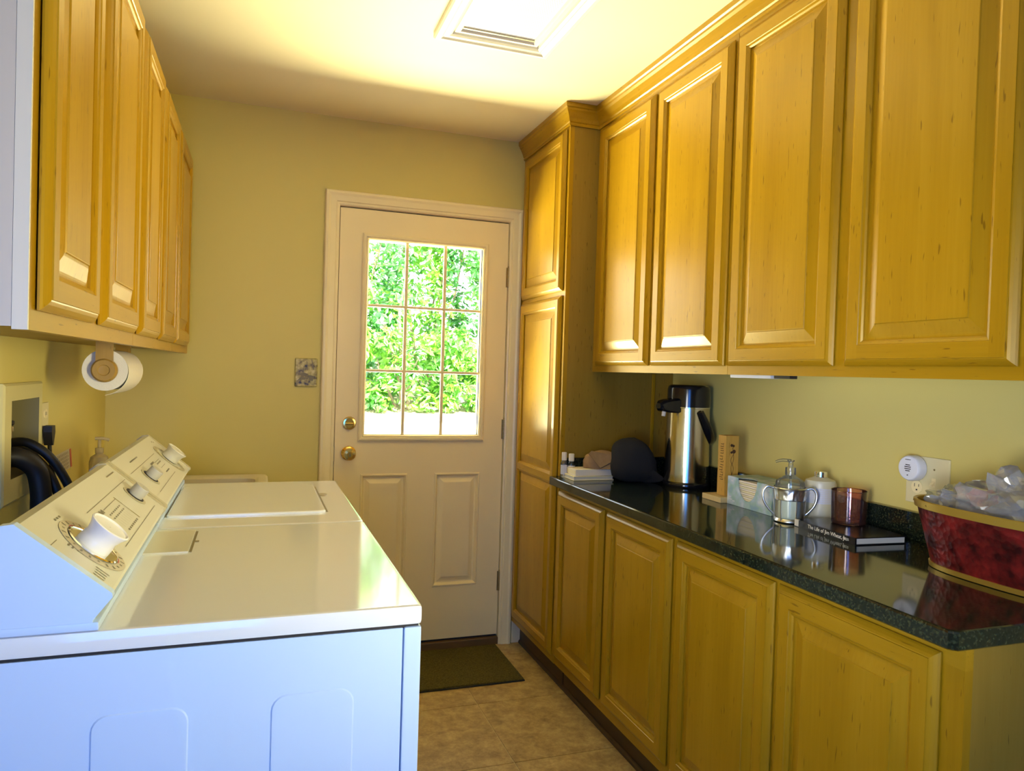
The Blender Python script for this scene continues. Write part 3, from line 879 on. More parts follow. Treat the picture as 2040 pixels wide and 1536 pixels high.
def machine(name, label, b0, dryer):
    px, py = Mpt(0, b0)
    c = thing(name, (px, py, 0), label, 'dryer' if dryer else 'washer', rz=mth)
    W = MW - 0.004
    ZTP = 0.957
    D = 0.615
    kw = dict(parent=c, local=True)
    # body
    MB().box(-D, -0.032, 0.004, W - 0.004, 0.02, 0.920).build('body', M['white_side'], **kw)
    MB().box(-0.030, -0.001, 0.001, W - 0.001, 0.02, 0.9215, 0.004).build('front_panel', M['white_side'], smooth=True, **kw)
    for (fx, fy) in ((-0.05, 0.05), (-0.05, W - 0.05), (-D + 0.05, 0.05), (-D + 0.05, W - 0.05)):
        MB().lathe([(0.016, 0), (0.018, 0.004), (0.012, 0.012), (0.012, 0.022)], (fx, fy, 0), n=14).build('foot', M['rubber'], smooth=True, **kw)
    # near side sheet with two embossed fields
    sy = 0.0035
    fields = [(-0.237, -0.109), (-0.485, -0.354)]
    sh = MB()
    for (x0, x1) in fields:
        def rr(ins, rad):
            pts = []
            X0, X1, Z0, Z1 = x0 + ins, x1 - ins, 0.12 + ins, 0.832 - ins
            for (cx, cz, a0) in ((X1 - rad, Z1 - rad, 0), (X0 + rad, Z1 - rad, 90), (X0 + rad, Z0 + rad, 180), (X1 - rad, Z0 + rad, 270)):
                for kk in range(6):
                    a = math.radians(a0 + kk * 18)
                    pts.append((cx + rad * math.cos(a), cz + rad * math.sin(a)))
            return pts
        L = [[(x, sy - d, z) for (x, z) in rr(i, r)] for (i, r, d) in ((0, 0.024, 0.0), (0.0022, 0.022, 0.0021), (0.006, 0.019, 0.0024))]
        sh.loft(L, cap1=True)
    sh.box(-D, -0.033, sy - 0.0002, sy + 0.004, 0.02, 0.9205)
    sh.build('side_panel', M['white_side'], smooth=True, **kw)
    # top with rolled edge
    tb = MB().box(-D, 0.0, 0.0, W, 0.9245, ZTP, 0.008)
    tb.build('top_panel', M['white'], smooth=True, **kw)
    MB().box(-D + 0.004, -0.006, 0.006, W - 0.006, 0.919, 0.9250).build('top_seam', M['dark'], **kw)
    if dryer:
        ld = MB().box(-0.480, -0.392, 0.441, 0.645, ZTP - 0.001, ZTP + 0.0035, 0.0015).build('lint_door', M['console'], smooth=True, **kw)
        MB().box(-0.3905, -0.386, 0.445, 0.640, ZTP - 0.001, ZTP + 0.0015).box(-0.388, -0.378, 0.535, 0.548, ZTP - 0.001, ZTP + 0.001).build('lid_gap', M['print'], parent=ld, local=True)
    else:
        x0, x1, y0, y1 = -0.472, -0.083, 0.120, 0.590
        def rrect(ins, rad, z):
            pts = []
            for (cx, cy, a0) in ((x1 - ins - rad, y1 - ins - rad, 0), (x0 + ins + rad, y1 - ins - rad, 90), (x0 + ins + rad, y0 + ins + rad * 0.4, 180), (x1 - ins - rad, y0 + ins + rad * 0.4, 270)):
                for kk in range(5):
                    a = math.radians(a0 + kk * 22.5)
                    ry = rad if a0 < 180 else rad * 0.4
                    pts.append((cx + rad * math.cos(a), cy + ry * math.sin(a), z))
            return pts
        for (ga, gb) in ((x0 - 0.0065, x0 + 0.004), (x1 - 0.004, x1 + 0.0065)):
            MB().box(ga, gb, y0 + 0.012, y1 - 0.035, ZTP - 0.002, ZTP + 0.0007).build('lid_gap', M['print'], **kw)
        MB().loft([rrect(0, 0.028, ZTP), rrect(0, 0.028, ZTP + 0.004), rrect(0.002, 0.027, ZTP + 0.0058), rrect(0.006, 0.025, ZTP + 0.0064)], cap1=True).build('lid', M['white'], smooth=True, **kw)
        MB().lathe([(0.0, 0.0), (0.014, 0.0), (0.0125, 0.0012), (0.0, 0.0012)], (-0.066, 0.405, ZTP), n=20, caps=False, sx=0.9, sy=2.2).build('finger_dimple', M['dimple'], smooth=True, **kw)
    # console: section in (x, z)
    back = -0.618
    top = (-0.581, 1.112)
    nose = (-0.463, 1.006)
    prof_ = [(back + 0.02, ZTP + 0.012), (back + 0.005, 1.097), (back + 0.020, 1.110), top, (nose[0], nose[1] + 0.004), (nose[0] + 0.001, nose[1] - 0.002), (-0.487, 0.972), (-0.487, ZTP + 0.012)]
    e = 0.020
    MB().prism(prof_, 'y', e, W - e).build('console', M['console'], **kw)
    for ci, (a, b_) in enumerate(((0.002, e), (W - e, W - 0.002))):
        grow = [(p[0] + (0.003 if p[0] > -0.56 else -0.003), p[1] + (0.003 if p[1] > 1.02 else 0.0)) for p in prof_]
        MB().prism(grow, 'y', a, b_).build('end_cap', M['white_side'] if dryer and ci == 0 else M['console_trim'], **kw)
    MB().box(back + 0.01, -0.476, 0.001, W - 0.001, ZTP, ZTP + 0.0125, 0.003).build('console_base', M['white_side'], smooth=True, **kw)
    # slanted face frame: s along +y, t down the slope from the top edge
    ux, uz = nose[0] - top[0], nose[1] + 0.004 - top[1]
    ln = math.hypot(ux, uz)
    ux, uz = ux / ln, uz / ln
    nx, nz = -uz, ux
    def face(s, t, h=0.0007):
        return (top[0] + ux * t + nx * h, s, top[1] + uz * t + nz * h)
    U, V, Wn = (ux, 0, uz), (0, 1, 0), (nx, 0, nz)
    pr = MB()
    it = []
    fw = ln
    it.append((0.05 if not dryer else 0.26, 0.47 if not dryer else W - 0.03, 0.050, 0.0512))      # long rule
    if dryer:
        it.append((0.235, W - 0.06, 0.136, 0.1372))
        # brand squiggle, badge
        for k_ in range(9):
            it.append((0.565 + k_ * 0.009, 0.570 + k_ * 0.009, 0.020, 0.0235))
        for k_ in range(3):
            it.append((0.125 + k_ * 0.012, 0.132 + k_ * 0.012, 0.024, 0.028))
        it.append((0.34, 0.46, 0.066, 0.0672))
        for r_ in range(7):
            for q_ in range(2):
                it.append((0.338 + r_ * 0.0155, 0.346 + r_ * 0.0155, 0.080 + q_ * 0.010, 0.083 + q_ * 0.010))
            it.append((0.338 + r_ * 0.0155, 0.347 + r_ * 0.0155, 0.122, 0.126))
            it.append((0.340 + r_ * 0.0155, 0.3405 + r_ * 0.0155, 0.096, 0.116))
        for k_ in range(4):
            it.append((0.30 + k_ * 0.009, 0.306 + k_ * 0.009, 0.064 - 0.002 * (k_ % 2), 0.072))
        it += [(0.065, 0.090, 0.066, 0.069), (0.065, 0.085, 0.073, 0.076), (0.070, 0.088, 0.082, 0.085), (0.02, 0.055, 0.050, 0.051)]
        it += [(0.03, 0.032, 0.120, 0.140), (0.04, 0.042, 0.120, 0.140), (0.05, 0.052, 0.120, 0.140), (0.06, 0.062, 0.118, 0.142)]
    else:
        it.append((0.09, 0.45, 0.128, 0.1292))
        for k_ in range(10):
            it.append((0.15 + k_ * 0.012, 0.157 + k_ * 0.012, 0.026, 0.030))
        it += [(0.60, 0.612, 0.018, 0.022), (0.617, 0.625, 0.022, 0.026)]
        it += [(0.36, 0.45, 0.070, 0.0712), (0.36, 0.361, 0.070, 0.092), (0.36, 0.45, 0.092, 0.0932)]
        for k_ in range(6):
            it.append((0.365 + k_ * 0.013, 0.374 + k_ * 0.013, 0.076, 0.080))
            it.append((0.30 + k_ * 0.010, 0.306 + k_ * 0.010, 0.064, 0.070))
            it.append((0.36 + k_ * 0.012, 0.369 + k_ * 0.012, 0.108, 0.112))
    strokes(pr, face, it)
    pr.build('printed_legend', M['print'], **kw)
    if dryer:
        MB().quad(face(0.46, 0.062), face(0.4635, 0.062), face(0.4635, 0.126), face(0.46, 0.126)).build('legend_frame', M['chrome'], **kw)
    # dials
    def dial(s, t, r, h, big):
        cc = face(s, t, 0.0)
        if big:
            ring = MB().disc_on([(r * 1.56, 0.0006), (r * 1.56, 0.0014), (r * 1.18, 0.0014)], cc, U, V, Wn, n=48, caps=False)
            ro = ring.build('dial_scale', M['dial_ring'] if dryer else M['console_trim'], **kw)
            marks = MB()
            for q in range(22):
                a = 2 * math.pi * q / 22
                r0_, r1_ = r * 1.30, r * (1.50 if q % 3 else 1.42)
                da = 0.035
                pts = []
                for (rr_, aa) in ((r0_, a - da), (r1_, a - da), (r1_, a + da), (r0_, a + da)):
                    pts.append(Vector(cc) + Vector(U) * rr_ * math.cos(aa) + Vector(V) * rr_ * math.sin(aa) + Vector(Wn) * 0.0018)
                marks.quad(*pts)
            marks.build('dial_mark', M['print'], parent=ro, local=True)
            if dryer:
                rm = MB()
                for a0 in (2.6, 0.0):
                    for q in range(4):
                        a = a0 + q * 0.10
                        pts = [Vector(cc) + Vector(U) * rr_ * math.cos(aa) + Vector(V) * rr_ * math.sin(aa) + Vector(Wn) * 0.0022 for (rr_, aa) in ((r * 1.19, a), (r * 1.24, a), (r * 1.24, a + 0.1), (r * 1.19, a + 0.1))]
                        rm.quad(*pts)
                rm.build('dial_mark', M['print_red'], parent=ro, local=True)
                MB().disc_on([(r * 1.12, 0.001), (r * 1.16, 0.0030), (r * 1.10, 0.0042), (r * 1.06, 0.0030), (r * 0.9, 0.0022), (0.001, 0.0022)], cc, U, V, Wn, n=48, caps=False).build('dial_bezel', M['chrome'], smooth=True, **kw)
        kb = MB()
        if not big:
            kb.disc_on([(r * 0.62, 0.002), (r * 0.64, h * 0.9), (r * 0.60, h), (0.001, h)], cc, U, V, Wn, n=36, caps=False)
            MB().disc_on([(r * 0.80, 0.0020), (r * 0.80, 0.0028), (r * 0.5, 0.0028)], cc, U, V, Wn, n=32, caps=False).build('dial_gap', M['dark'], **kw)
        else:
          kb.disc_on([(r * 0.72, 0.002), (r * 0.70, h * 0.35), (r * 0.66, h * 0.5), (r * 0.74, h * 0.75), (r * 0.86, h * 0.97), (r * 0.86, h), (r * 0.80, h + 0.001), (r * 0.74, h - 0.0015), (0.001, h - 0.002)], cc, U, V, Wn, n=40, caps=False)
        ko = kb.build('timer_knob' if big else 'selector_knob', (M['grey_knob'] if dryer else M['console']) if big else M['small_knob'], smooth=True, **kw)
        if not big:
            MB().disc_on([(r * 1.05, 0.0006), (r * 1.05, 0.0016), (r * 0.6, 0.0016)], cc, U, V, Wn, n=32, caps=False).build('dial_scale', M['console_trim'], **kw)
    if dryer:
        dial(0.132, 0.094, 0.039, 0.040, True)
        dial(0.585, 0.090, 0.027, 0.026, False)
    else:
        dial(0.560, 0.092, 0.037, 0.036, True)
        dial(0.165, 0.088, 0.027, 0.026, False)
    return c
machine('dryer', 'white dryer with blue-lit side panel and big console dial, nearest the viewer', 0.0, True)
machine('washing_machine', 'white top-loading washer with rounded lid, between dryer and utility sink', MW, False)

# ------------------------------------------------------------------ utility sink behind the washer
sk = thing('utility_sink', (-0.60, -0.43, 0), 'cream plastic utility sink behind the washer, only its rim showing', 'sink')
def srect(ins, z, dx=0):
    X0, X1, Y0, Y1 = -0.915 + ins, -0.288 - ins, -0.775 + ins, -0.075 - ins
    r = 0.035
    pts = []
    for (cx, cy, a0) in ((X1 - r, Y1 - r, 0), (X0 + r, Y1 - r, 90), (X0 + r, Y0 + r, 180), (X1 - r, Y0 + r, 270)):
        for kk in range(4):
            a = math.radians(a0 + kk * 30)
            pts.append((cx + r * math.cos(a), cy + r * math.sin(a), z))
    return pts
MB().loft([srect(0.03, 0.50), srect(0.012, 0.845), srect(0.0, 0.85), srect(0.0, 0.868), srect(0.006, 0.874), srect(0.035, 0.874), srect(0.05, 0.862), srect(0.075, 0.55), srect(0.12, 0.53)], cap0=True, cap1=True).build('basin', M['sink'], sk, smooth=True)
for (x, y) in ((-0.85, -0.71), (-0.85, -0.14), (-0.35, -0.71), (-0.35, -0.14)):
    MB().prism([(x - 0.02, y - 0.02), (x + 0.02, y - 0.02), (x + 0.02, y + 0.02), (x - 0.02, y + 0.02)], 'z', 0, 0.52).build('leg', M['sink'], sk)

sb = thing('soap_pump_bottle', (-0.878, -0.40, 0.874), 'milky hand soap pump bottle standing on the utility sink', 'bottle')
MB().lathe([(0.0, 0.0), (0.030, 0.0), (0.033, 0.006), (0.033, 0.10), (0.028, 0.118), (0.014, 0.128), (0.012, 0.132)], (-0.878, -0.40, 0.8745), n=24).build('body', M['milky'], sb, smooth=True)
MB().lathe([(0.0145, 0.132), (0.0145, 0.150), (0.006, 0.152), (0.006, 0.180)], (-0.878, -0.40, 0.8745), n=18).tube([(-0.892, -0.405, 1.060), (-0.868, -0.402, 1.060), (-0.846, -0.400, 1.054)], 0.006, n=10).build('pump', M['milky'], sb, smooth=True)

# ------------------------------------------------------------------ laundry valve box, hoses, outlet, cord, tag
vb = thing('valve_box', (XW, -1.12, 1.0), 'ivory recessed laundry valve box set in the side wall', 'valve box')
f = MB()
oy0, oy1, oz0, oz1 = -1.292, -0.960, 0.970, 1.280
lo = []
def vr(y0, y1, z0, z1, x): return [(x, y0, z0), (x, y1, z0), (x, y1, z1), (x, y0, z1)]
lo = [vr(oy0, oy1, oz0, oz1, XW + 0.0005), vr(oy0, oy1, oz0, oz1, XW + 0.008), vr(oy0 + 0.006, oy1 - 0.006, oz0 + 0.006, oz1 - 0.006, XW + 0.012), vr(BY0 + 0.003, BY1 - 0.003, BZ0 + 0.003, BZ1 - 0.003, XW + 0.010)]
f.loft(lo).build('box_frame', M['valve_frame'], vb)
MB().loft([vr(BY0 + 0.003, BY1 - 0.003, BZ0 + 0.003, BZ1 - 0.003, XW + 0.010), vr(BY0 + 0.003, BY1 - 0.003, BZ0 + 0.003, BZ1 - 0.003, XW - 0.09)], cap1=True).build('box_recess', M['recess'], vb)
for y in (-1.19, -1.05):
    v = MB().lathe([(0.012, 0), (0.012, 0.04), (0.016, 0.042), (0.016, 0.055)], (XW - 0.05, y, 1.10), n=16).build('valve', M['old_brass'], vb, smooth=True)
    MB().lathe([(0.014, 0), (0.017, 0.004), (0.017, 0.012), (0.012, 0.014)], (XW - 0.05, y, 1.158), n=16).build('valve_handle', M['rubber'], v, smooth=True)

def hose(pts, r, label, name='hose'):
    o = MB().tube(pts, r, n=14, sub=6).build(name, M['rubber'], smooth=True)
    return tag(o, label, 'hose', 'black hoses from the valve box')
hose([(-0.990, -1.165, 1.078), (-0.938, -1.135, 1.080), (-0.900, -1.110, 1.045), (-0.888, -1.102, 0.985), (-0.889, -1.096, 0.92), (-0.890, -1.09, 0.84), (-0.885, -1.05, 0.55)], 0.026, 'thick black drain hose dropping steeply out of the valve box')
hose([(-0.985, -1.040, 1.108), (-0.935, -1.060, 1.112), (-0.885, -1.060, 1.078), (-0.850, -1.045, 1.02), (-0.826, -1.03, 0.95), (-0.815, -1.02, 0.85), (-0.81, -1.0, 0.55)], 0.0125, 'thin black water hose arching farthest from the valve box')
hose([(-0.985, -1.085, 1.085), (-0.930, -1.075, 1.085), (-0.884, -1.068, 1.035), (-0.857, -1.062, 0.972), (-0.846, -1.056, 0.92), (-0.842, -1.05, 0.82), (-0.840, -1.02, 0.55)], 0.0125, 'thin black water hose between the drain hose and the outer hose')

op = thing('wall_outlet', (XW, -0.905, 1.15), 'ivory outlet plate on the side wall beside the valve box', 'outlet')
MB().box(XW, XW + 0.006, -0.945, -0.872, 1.095, 1.215, 0.002).build('plate', M['plate'], op)
for z in (1.182, 1.128):
    r_ = MB().lathe([(0.0, 0.006), (0.017, 0.006), (0.017, 0.0085), (0.0, 0.0085)], (XW, -0.909, z), 'x', n=24, caps=False, sy=0.82).build('receptacle', M['trim'], op)
    MB().box(XW + 0.0085, XW + 0.0089, -0.916, -0.914, z - 0.004, z + 0.006).box(XW + 0.0085, XW + 0.0089, -0.904, -0.902, z - 0.004, z + 0.006).build('slot', M['dark'], r_)

pc = thing('power_cord', (XW + 0.03, -0.909, 0.6), 'black plug and power cord hanging from the side wall outlet', 'cord')
MB().prism([(-0.940, 1.148), (-0.906, 1.148), (-0.902, 1.128), (-0.913, 1.104), (-0.918, 1.090), (-0.928, 1.090), (-0.933, 1.104), (-0.942, 1.130)], 'x', XW + 0.009, XW + 0.032).build('plug', M['rubber'], pc)
MB().tube([(XW + 0.022, -0.923, 1.095), (XW + 0.026, -0.920, 1.03), (XW + 0.036, -0.895, 0.96), (XW + 0.05, -0.88, 0.86), (XW + 0.07, -0.87, 0.6)], 0.0055, n=10).build('cable', M['rubber'], pc, smooth=True)

tg = thing('warning_tag', (XW + 0.045, -0.84, 1.0), 'small paper warning tag with red edge on the power cord', 'tag')
tgx = XW + 0.046
q = [(tgx, -0.975, 1.062), (tgx + 0.004, -0.795, 1.068), (tgx + 0.006, -0.785, 1.008), (tgx + 0.003, -0.955, 1.000)]
MB().add(q + [(x - 0.0006, y, z) for (x, y, z) in q], [(0, 1, 2, 3), (4, 5, 6, 7), (0, 1, 5, 4), (1, 2, 6, 5), (2, 3, 7, 6), (3, 0, 4, 7)]).build('paper', M['white_label'], tg)
def tgp(a, b, d=0.0008):
    A, B, C_, D_ = [Vector(p) for p in q]
    p = (A * (1 - a) + B * a) * (1 - b) + (D_ * (1 - a) + C_ * a) * b
    return p + Vector((d, 0, 0))
MB().quad(tgp(0.88, 0.02), tgp(0.99, 0.02), tgp(0.99, 0.98), tgp(0.88, 0.98)).build('red_edge', M['print_red'], tg)
ls = MB()
for i in range(9):
    for jj in range(5):
        a = 0.10 + i * 0.083
        ls.quad(tgp(a, 0.08 + jj * 0.18), tgp(a + 0.028, 0.08 + jj * 0.18), tgp(a + 0.028, 0.08 + jj * 0.18 + 0.13), tgp(a, 0.08 + jj * 0.18 + 0.13))
ls.build('printed_text', M['print'], tg)

# ------------------------------------------------------------------ paper towel holder and roll
rx, rz_, ry0, ry1 = -0.748, 1.318, -1.045, -0.775
ph = thing('paper_towel_holder', (rx, -0.91, ZL), 'wooden paper towel holder screwed under the wall cabinet', 'towel holder')
for (y, yo) in ((ry0 - 0.016, -1), (ry1 + 0.004, 1)):
    MB().prism([(rx - 0.022, rz_), (rx + 0.022, rz_), (rx + 0.022, ZL + 0.0135), (rx - 0.022, ZL + 0.0135)], 'y', y, y + 0.011).build('bracket_arm', M['towel_wood'], ph)
    d = MB().lathe([(0.0, 0.0), (0.014, -0.001), (0.016, -0.0035), (0.029, -0.0035), (0.033, 0.0), (0.035, 0.006), (0.033, 0.012)], (rx, y - 0.0005, rz_), 'y', n=36, caps=False).build('end_disc', M['towel_wood'], ph, smooth=True)
MB().lathe([(0.012, 0.0), (0.012, ry1 - ry0 + 0.01)], (rx, ry0 - 0.005, rz_), 'y', n=16).build('rod', M['towel_wood'], ph, smooth=True)
pt_ = MB()
R_, r_in = 0.0590, 0.020
pt_.lathe([(r_in, 0.0), (R_, 0.0), (R_, ry1 - ry0), (r_in, ry1 - ry0), (r_in, 0.0)], (rx, ry0, rz_), 'y', n=48, caps=False)
# loose tail: leaves the roll at its right side and hangs in a curl
tail = []
for k_ in range(12):
    t = k_ / 11
    ang = math.radians(20 - 110 * t)
    rad = R_ + 0.001 + 0.012 * t * t
    tail.append((rx + rad * math.cos(ang), rz_ + rad * math.sin(ang)))
vs, fs = [], []
for (x, z) in tail:
    vs += [(x, ry0 + 0.002, z), (x, ry1 - 0.002, z), (x + 0.0006, ry0 + 0.002, z - 0.0006), (x + 0.0006, ry1 - 0.002, z - 0.0006)]
for k_ in range(11):
    a = 4 * k_
    fs += [(a, a + 1, a + 5, a + 4), (a + 2, a + 3, a + 7, a + 6), (a, a + 2, a + 6, a + 4), (a + 1, a + 3, a + 7, a + 5)]
pt_.add(vs, fs)
pr_ = pt_.build('paper_towel_roll', M['paper'], smooth=True)
tag(pr_, 'white paper towel roll hanging under the wall cabinet', 'paper towel')

# ------------------------------------------------------------------ picture plate on the back wall
pp = thing('picture_plate', (-0.133, 0, 1.32), 'small decorative plate with woodland picture beside the door', 'plaque')
MB().box(-0.182, -0.085, -0.007, -0.0004, 1.255, 1.383, 0.004).build('plate', M['picture'], pp)
dk = MB()
def spot(pts):
    dk.add([(-0.182 + x * 0.097, -0.0076, 1.383 - y * 0.128) for (x, y) in pts], [tuple(range(len(pts)))])
spot([(0.08, 0.82), (0.30, 0.62), (0.50, 0.70), (0.45, 0.76), (0.25, 0.76)])
spot([(0.15, 0.56), (0.40, 0.50), (0.60, 0.55), (0.50, 0.64), (0.30, 0.63)])
spot([(0.58, 0.58), (0.85, 0.62), (0.80, 0.80), (0.65, 0.78)])
spot([(0.72, 0.05), (0.76, 0.05), (0.84, 0.40), (0.80, 0.40)])
spot([(0.50, 0.10), (0.53, 0.10), (0.58, 0.42), (0.55, 0.42)])
dk.build('printed_bird', M['print'], pp)

# ------------------------------------------------------------------ mat by the door
rg = thing('door_mat', (0.43, -0.235, 0), 'dark olive fibre mat on the floor before the door', 'mat')
x0, x1, y0, y1 = 0.02, 0.797, -0.452, -0.030
MB().box(x0, x1, y0, y1, 0.0004, 0.006, 0.002).build('backing', M['rug_edge'], rg)
mbx = MB()
nx_, ny_ = 60, 34
vs = []
for j in range(ny_ + 1):
    for i in range(nx_ + 1):
        vs.append((x0 + 0.004 + (x1 - x0 - 0.008) * i / nx_, y0 + 0.004 + (y1 - y0 - 0.008) * j / ny_, 0.0105 + 0.0016 * noise.noise(Vector((i * 0.9, j * 0.9, 3.1)))))
fs = [(j * (nx_ + 1) + i, j * (nx_ + 1) + i + 1, (j + 1) * (nx_ + 1) + i + 1, (j + 1) * (nx_ + 1) + i) for j in range(ny_) for i in range(nx_)]
mbx.add(vs, fs)
mbx.box(x0 + 0.003, x1 - 0.003, y0 + 0.003, y1 - 0.003, 0.006, 0.0085)
mbx.build('pile', M['rug'], rg)

# ------------------------------------------------------------------ ceiling light
cf = thing('ceiling_light', (0.402, -1.28, ZC), 'square ceiling light with white moulded frame and lit perforated panel', 'ceiling light')
fx0, fx1, fy0, fy1 = 0.197, 0.607, -1.580, -0.974
lo = []
for ins, d in ((0.0, 0.0002), (0.0, 0.016), (0.006, 0.022), (0.020, 0.024), (0.028, 0.019), (0.036, 0.017), (0.044, 0.020), (0.052, 0.016), (0.056, 0.004)):
    lo.append([(fx0 + ins, fy0 + ins, ZC - d), (fx1 - ins, fy0 + ins, ZC - d), (fx1 - ins, fy1 - ins, ZC - d), (fx0 + ins, fy1 - ins, ZC - d)])
MB().loft(lo).build('outer_frame', M['fixture'], cf)
lo = []
for ins, d in ((0.056, 0.004), (0.060, 0.012), (0.074, 0.014), (0.078, 0.010), (0.082, 0.003)):
    lo.append([(fx0 + ins, fy0 + ins, ZC - d), (fx1 - ins, fy0 + ins, ZC - d), (fx1 - ins, fy1 - ins, ZC - d), (fx0 + ins, fy1 - ins, ZC - d)])
MB().loft(lo).build('inner_frame', M['fixture'], cf)
ins = 0.080
MB().quad((fx0 + ins, fy0 + ins, ZC - 0.003), (fx1 - ins, fy0 + ins, ZC - 0.003), (fx1 - ins, fy1 - ins, ZC - 0.003), (fx0 + ins, fy1 - ins, ZC - 0.003)).build('diffuser', M['diffuser'], cf)
gm = MB()
y = fy0 + ins + 0.008
row = 0
while y < fy1 - ins - 0.02:
    x = fx0 + ins + 0.012 + (0.004 if row % 2 else 0)
    while x < fx1 - ins - 0.012:
        gm.quad((x, y, ZC - 0.0034), (x + 0.0028, y, ZC - 0.0034), (x + 0.0028, y + 0.0028, ZC - 0.0034), (x, y + 0.0028, ZC - 0.0034))
        x += 0.008
    y += 0.008
    row += 1
po = gm.build('perforation', M['dimple'], cf)
tag(po, kind='stuff')
MB().box(fx0 + ins, fx1 - ins, fy1 - ins - 0.010, fy1 - ins - 0.002, ZC - 0.008, ZC - 0.003).build('latch_strip', M['console_trim'], cf)

# ------------------------------------------------------------------ things on the counter
ZK = ZT + 0.0005
# stack beside the tall cabinet
bk = thing('notebook', (0.97, -0.65, ZK), 'thin cream notebook lying at the counter end, under the white box', 'notebook')
MB().box(0.882, 1.062, -0.712, -0.590, ZK, ZK + 0.004, 0.001).box(0.882, 1.062, -0.712, -0.590, ZK + 0.014, ZK + 0.018, 0.001).build('cover', M['cream_paper'], bk)
MB().box(0.884, 1.058, -0.709, -0.593, ZK + 0.004, ZK + 0.014).build('pages', M['pages'], bk)
wbx = thing('card_box', (0.99, -0.66, ZK + 0.0185), 'flat white card box lying on the cream notebook', 'box')
MB().box(0.893, 1.055, -0.705, -0.610, ZK + 0.0185, ZK + 0.044, 0.0012).build('carton', M['white_card'], wbx)
MB().box(0.8925, 0.8932, -0.700, -0.615, ZK + 0.024, ZK + 0.040).build('end_flap', M['cream_paper'], wbx)

def small_bottle(x, y, z, r, h, label, dark):
    t = thing('small_bottle', (x, y, z), label, 'bottle', 'small capped bottles by the tall cabinet')
    MB().lathe([(0.0, 0), (r, 0), (r, h * 0.55), (r * 0.7, h * 0.66), (r * 0.6, h * 0.7)], (x, y, z), n=18).build('body', M['bottle_dark'] if dark else M['clear'], t, smooth=True)
    MB().lathe([(r * 0.75, h * 0.68), (r * 0.78, h * 0.70), (r * 0.78, h * 0.98), (r * 0.7, h)], (x, y, z), n=18).build('cap', M['white_card'], t, smooth=True)
    MB().lathe([(r * 1.02, h * 0.12), (r * 1.02, h * 0.50)], (x, y, z), n=18, caps=False).build('label_band', M['label'], t, smooth=True)
small_bottle(0.917, -0.600 - 0.004, ZK + 0.0445 - 0.0445, 0.015, 0.098, 'small bottle with white cap, half hidden behind the card box', True)
small_bottle(0.885, -0.5985 - 0.003, ZK + 0.0, 0.0135, 0.104, 'slim bottle with white cap, closest to the tall cabinet face', False)
# relocate: both stand on the granite behind the stack
yb2 = thing('glue_bottle', (0.99, -0.596, ZK), 'small yellow squeeze bottle behind the white card box', 'bottle')
MB().lathe([(0.0, 0), (0.012, 0), (0.012, 0.050), (0.005, 0.060), (0.003, 0.080), (0.0, 0.081)], (0.995, -0.5975, ZK), n=16, caps=False).build('body', M['yellow'], yb2, smooth=True)

def blob(name, c, rad, mat, parent, seed, amp=0.12, sub=4, flat=None, freq=1.6, fn=None):
    bm = bmesh.new()
    bmesh.ops.create_icosphere(bm, subdivisions=sub, radius=1)
    for v in bm.verts:
        p = v.co.copy()
        n_ = noise.noise(p * freq + Vector((seed, seed * 1.7, 0))) + 0.5 * noise.noise(p * freq * 2.3 + Vector((0, seed, seed)))
        p *= 1 + amp * n_
        if fn: p = fn(p)
        q_ = Vector((c[0] + p.x * rad[0], c[1] + p.y * rad[1], c[2] + p.z * rad[2]))
        if flat is not None and q_.z < flat: q_.z = flat
        v.co = q_
    bm.verts.index_update()
    mb_ = MB().add([v.co for v in bm.verts], [[v.index for v in f.verts] for f in bm.faces])
    bm.free()
    return mb_.build(name, mat, parent, smooth=True)

# tan cap and black cap
tcap = thing('tan_hat', (1.02, -0.70, ZK + 0.0445), 'tan cloth cap lying folded on the white card box', 'hat')
blob('crown', (1.035, -0.655, ZK + 0.066), (0.085, 0.045, 0.052), M['tan_cloth'], tcap, 3, 0.10, flat=ZK + 0.0448)
def bill(parent, cpt, u, v, w, L, Wd, th, mat, curve=0.25):
    cpt, u, v, w = Vector(cpt), Vector(u).normalized(), Vector(v).normalized(), Vector(w).normalized()
    n1, n2 = 10, 12
    top, bot = [], []
    for i in range(n1 + 1):
        a = i / n1
        for j in range(n2 + 1):
            b = -1 + 2 * j / n2
            ext = math.sqrt(max(0.0, 1 - 0.85 * b * b))
            p = cpt + u * (L * a * ext) + v * (Wd * b * (1 - 0.15 * a)) - w * (curve * Wd * b * b)
            top.append(p + w * th); bot.append(p)
    mb_ = MB()
    k = n2 + 1
    f1 = [(i * k + j, i * k + j + 1, (i + 1) * k + j + 1, (i + 1) * k + j) for i in range(n1) for j in range(n2)]
    mb_.add(top, f1); mb_.add(bot, f1)
    rim = [j for j in range(k)] + [(i + 1) * k - 1 for i in range(1, n1 + 1)] + [n1 * k + j for j in range(n2 - 1, -1, -1)] + [i * k for i in range(n1 - 1, 0, -1)]
    m_ = len(rim)
    mb_.add([top[i] for i in rim] + [bot[i] for i in rim], [(i, (i + 1) % m_, m_ + (i + 1) % m_, m_ + i) for i in range(m_)])
    return mb_.build('bill', mat, parent, smooth=True)

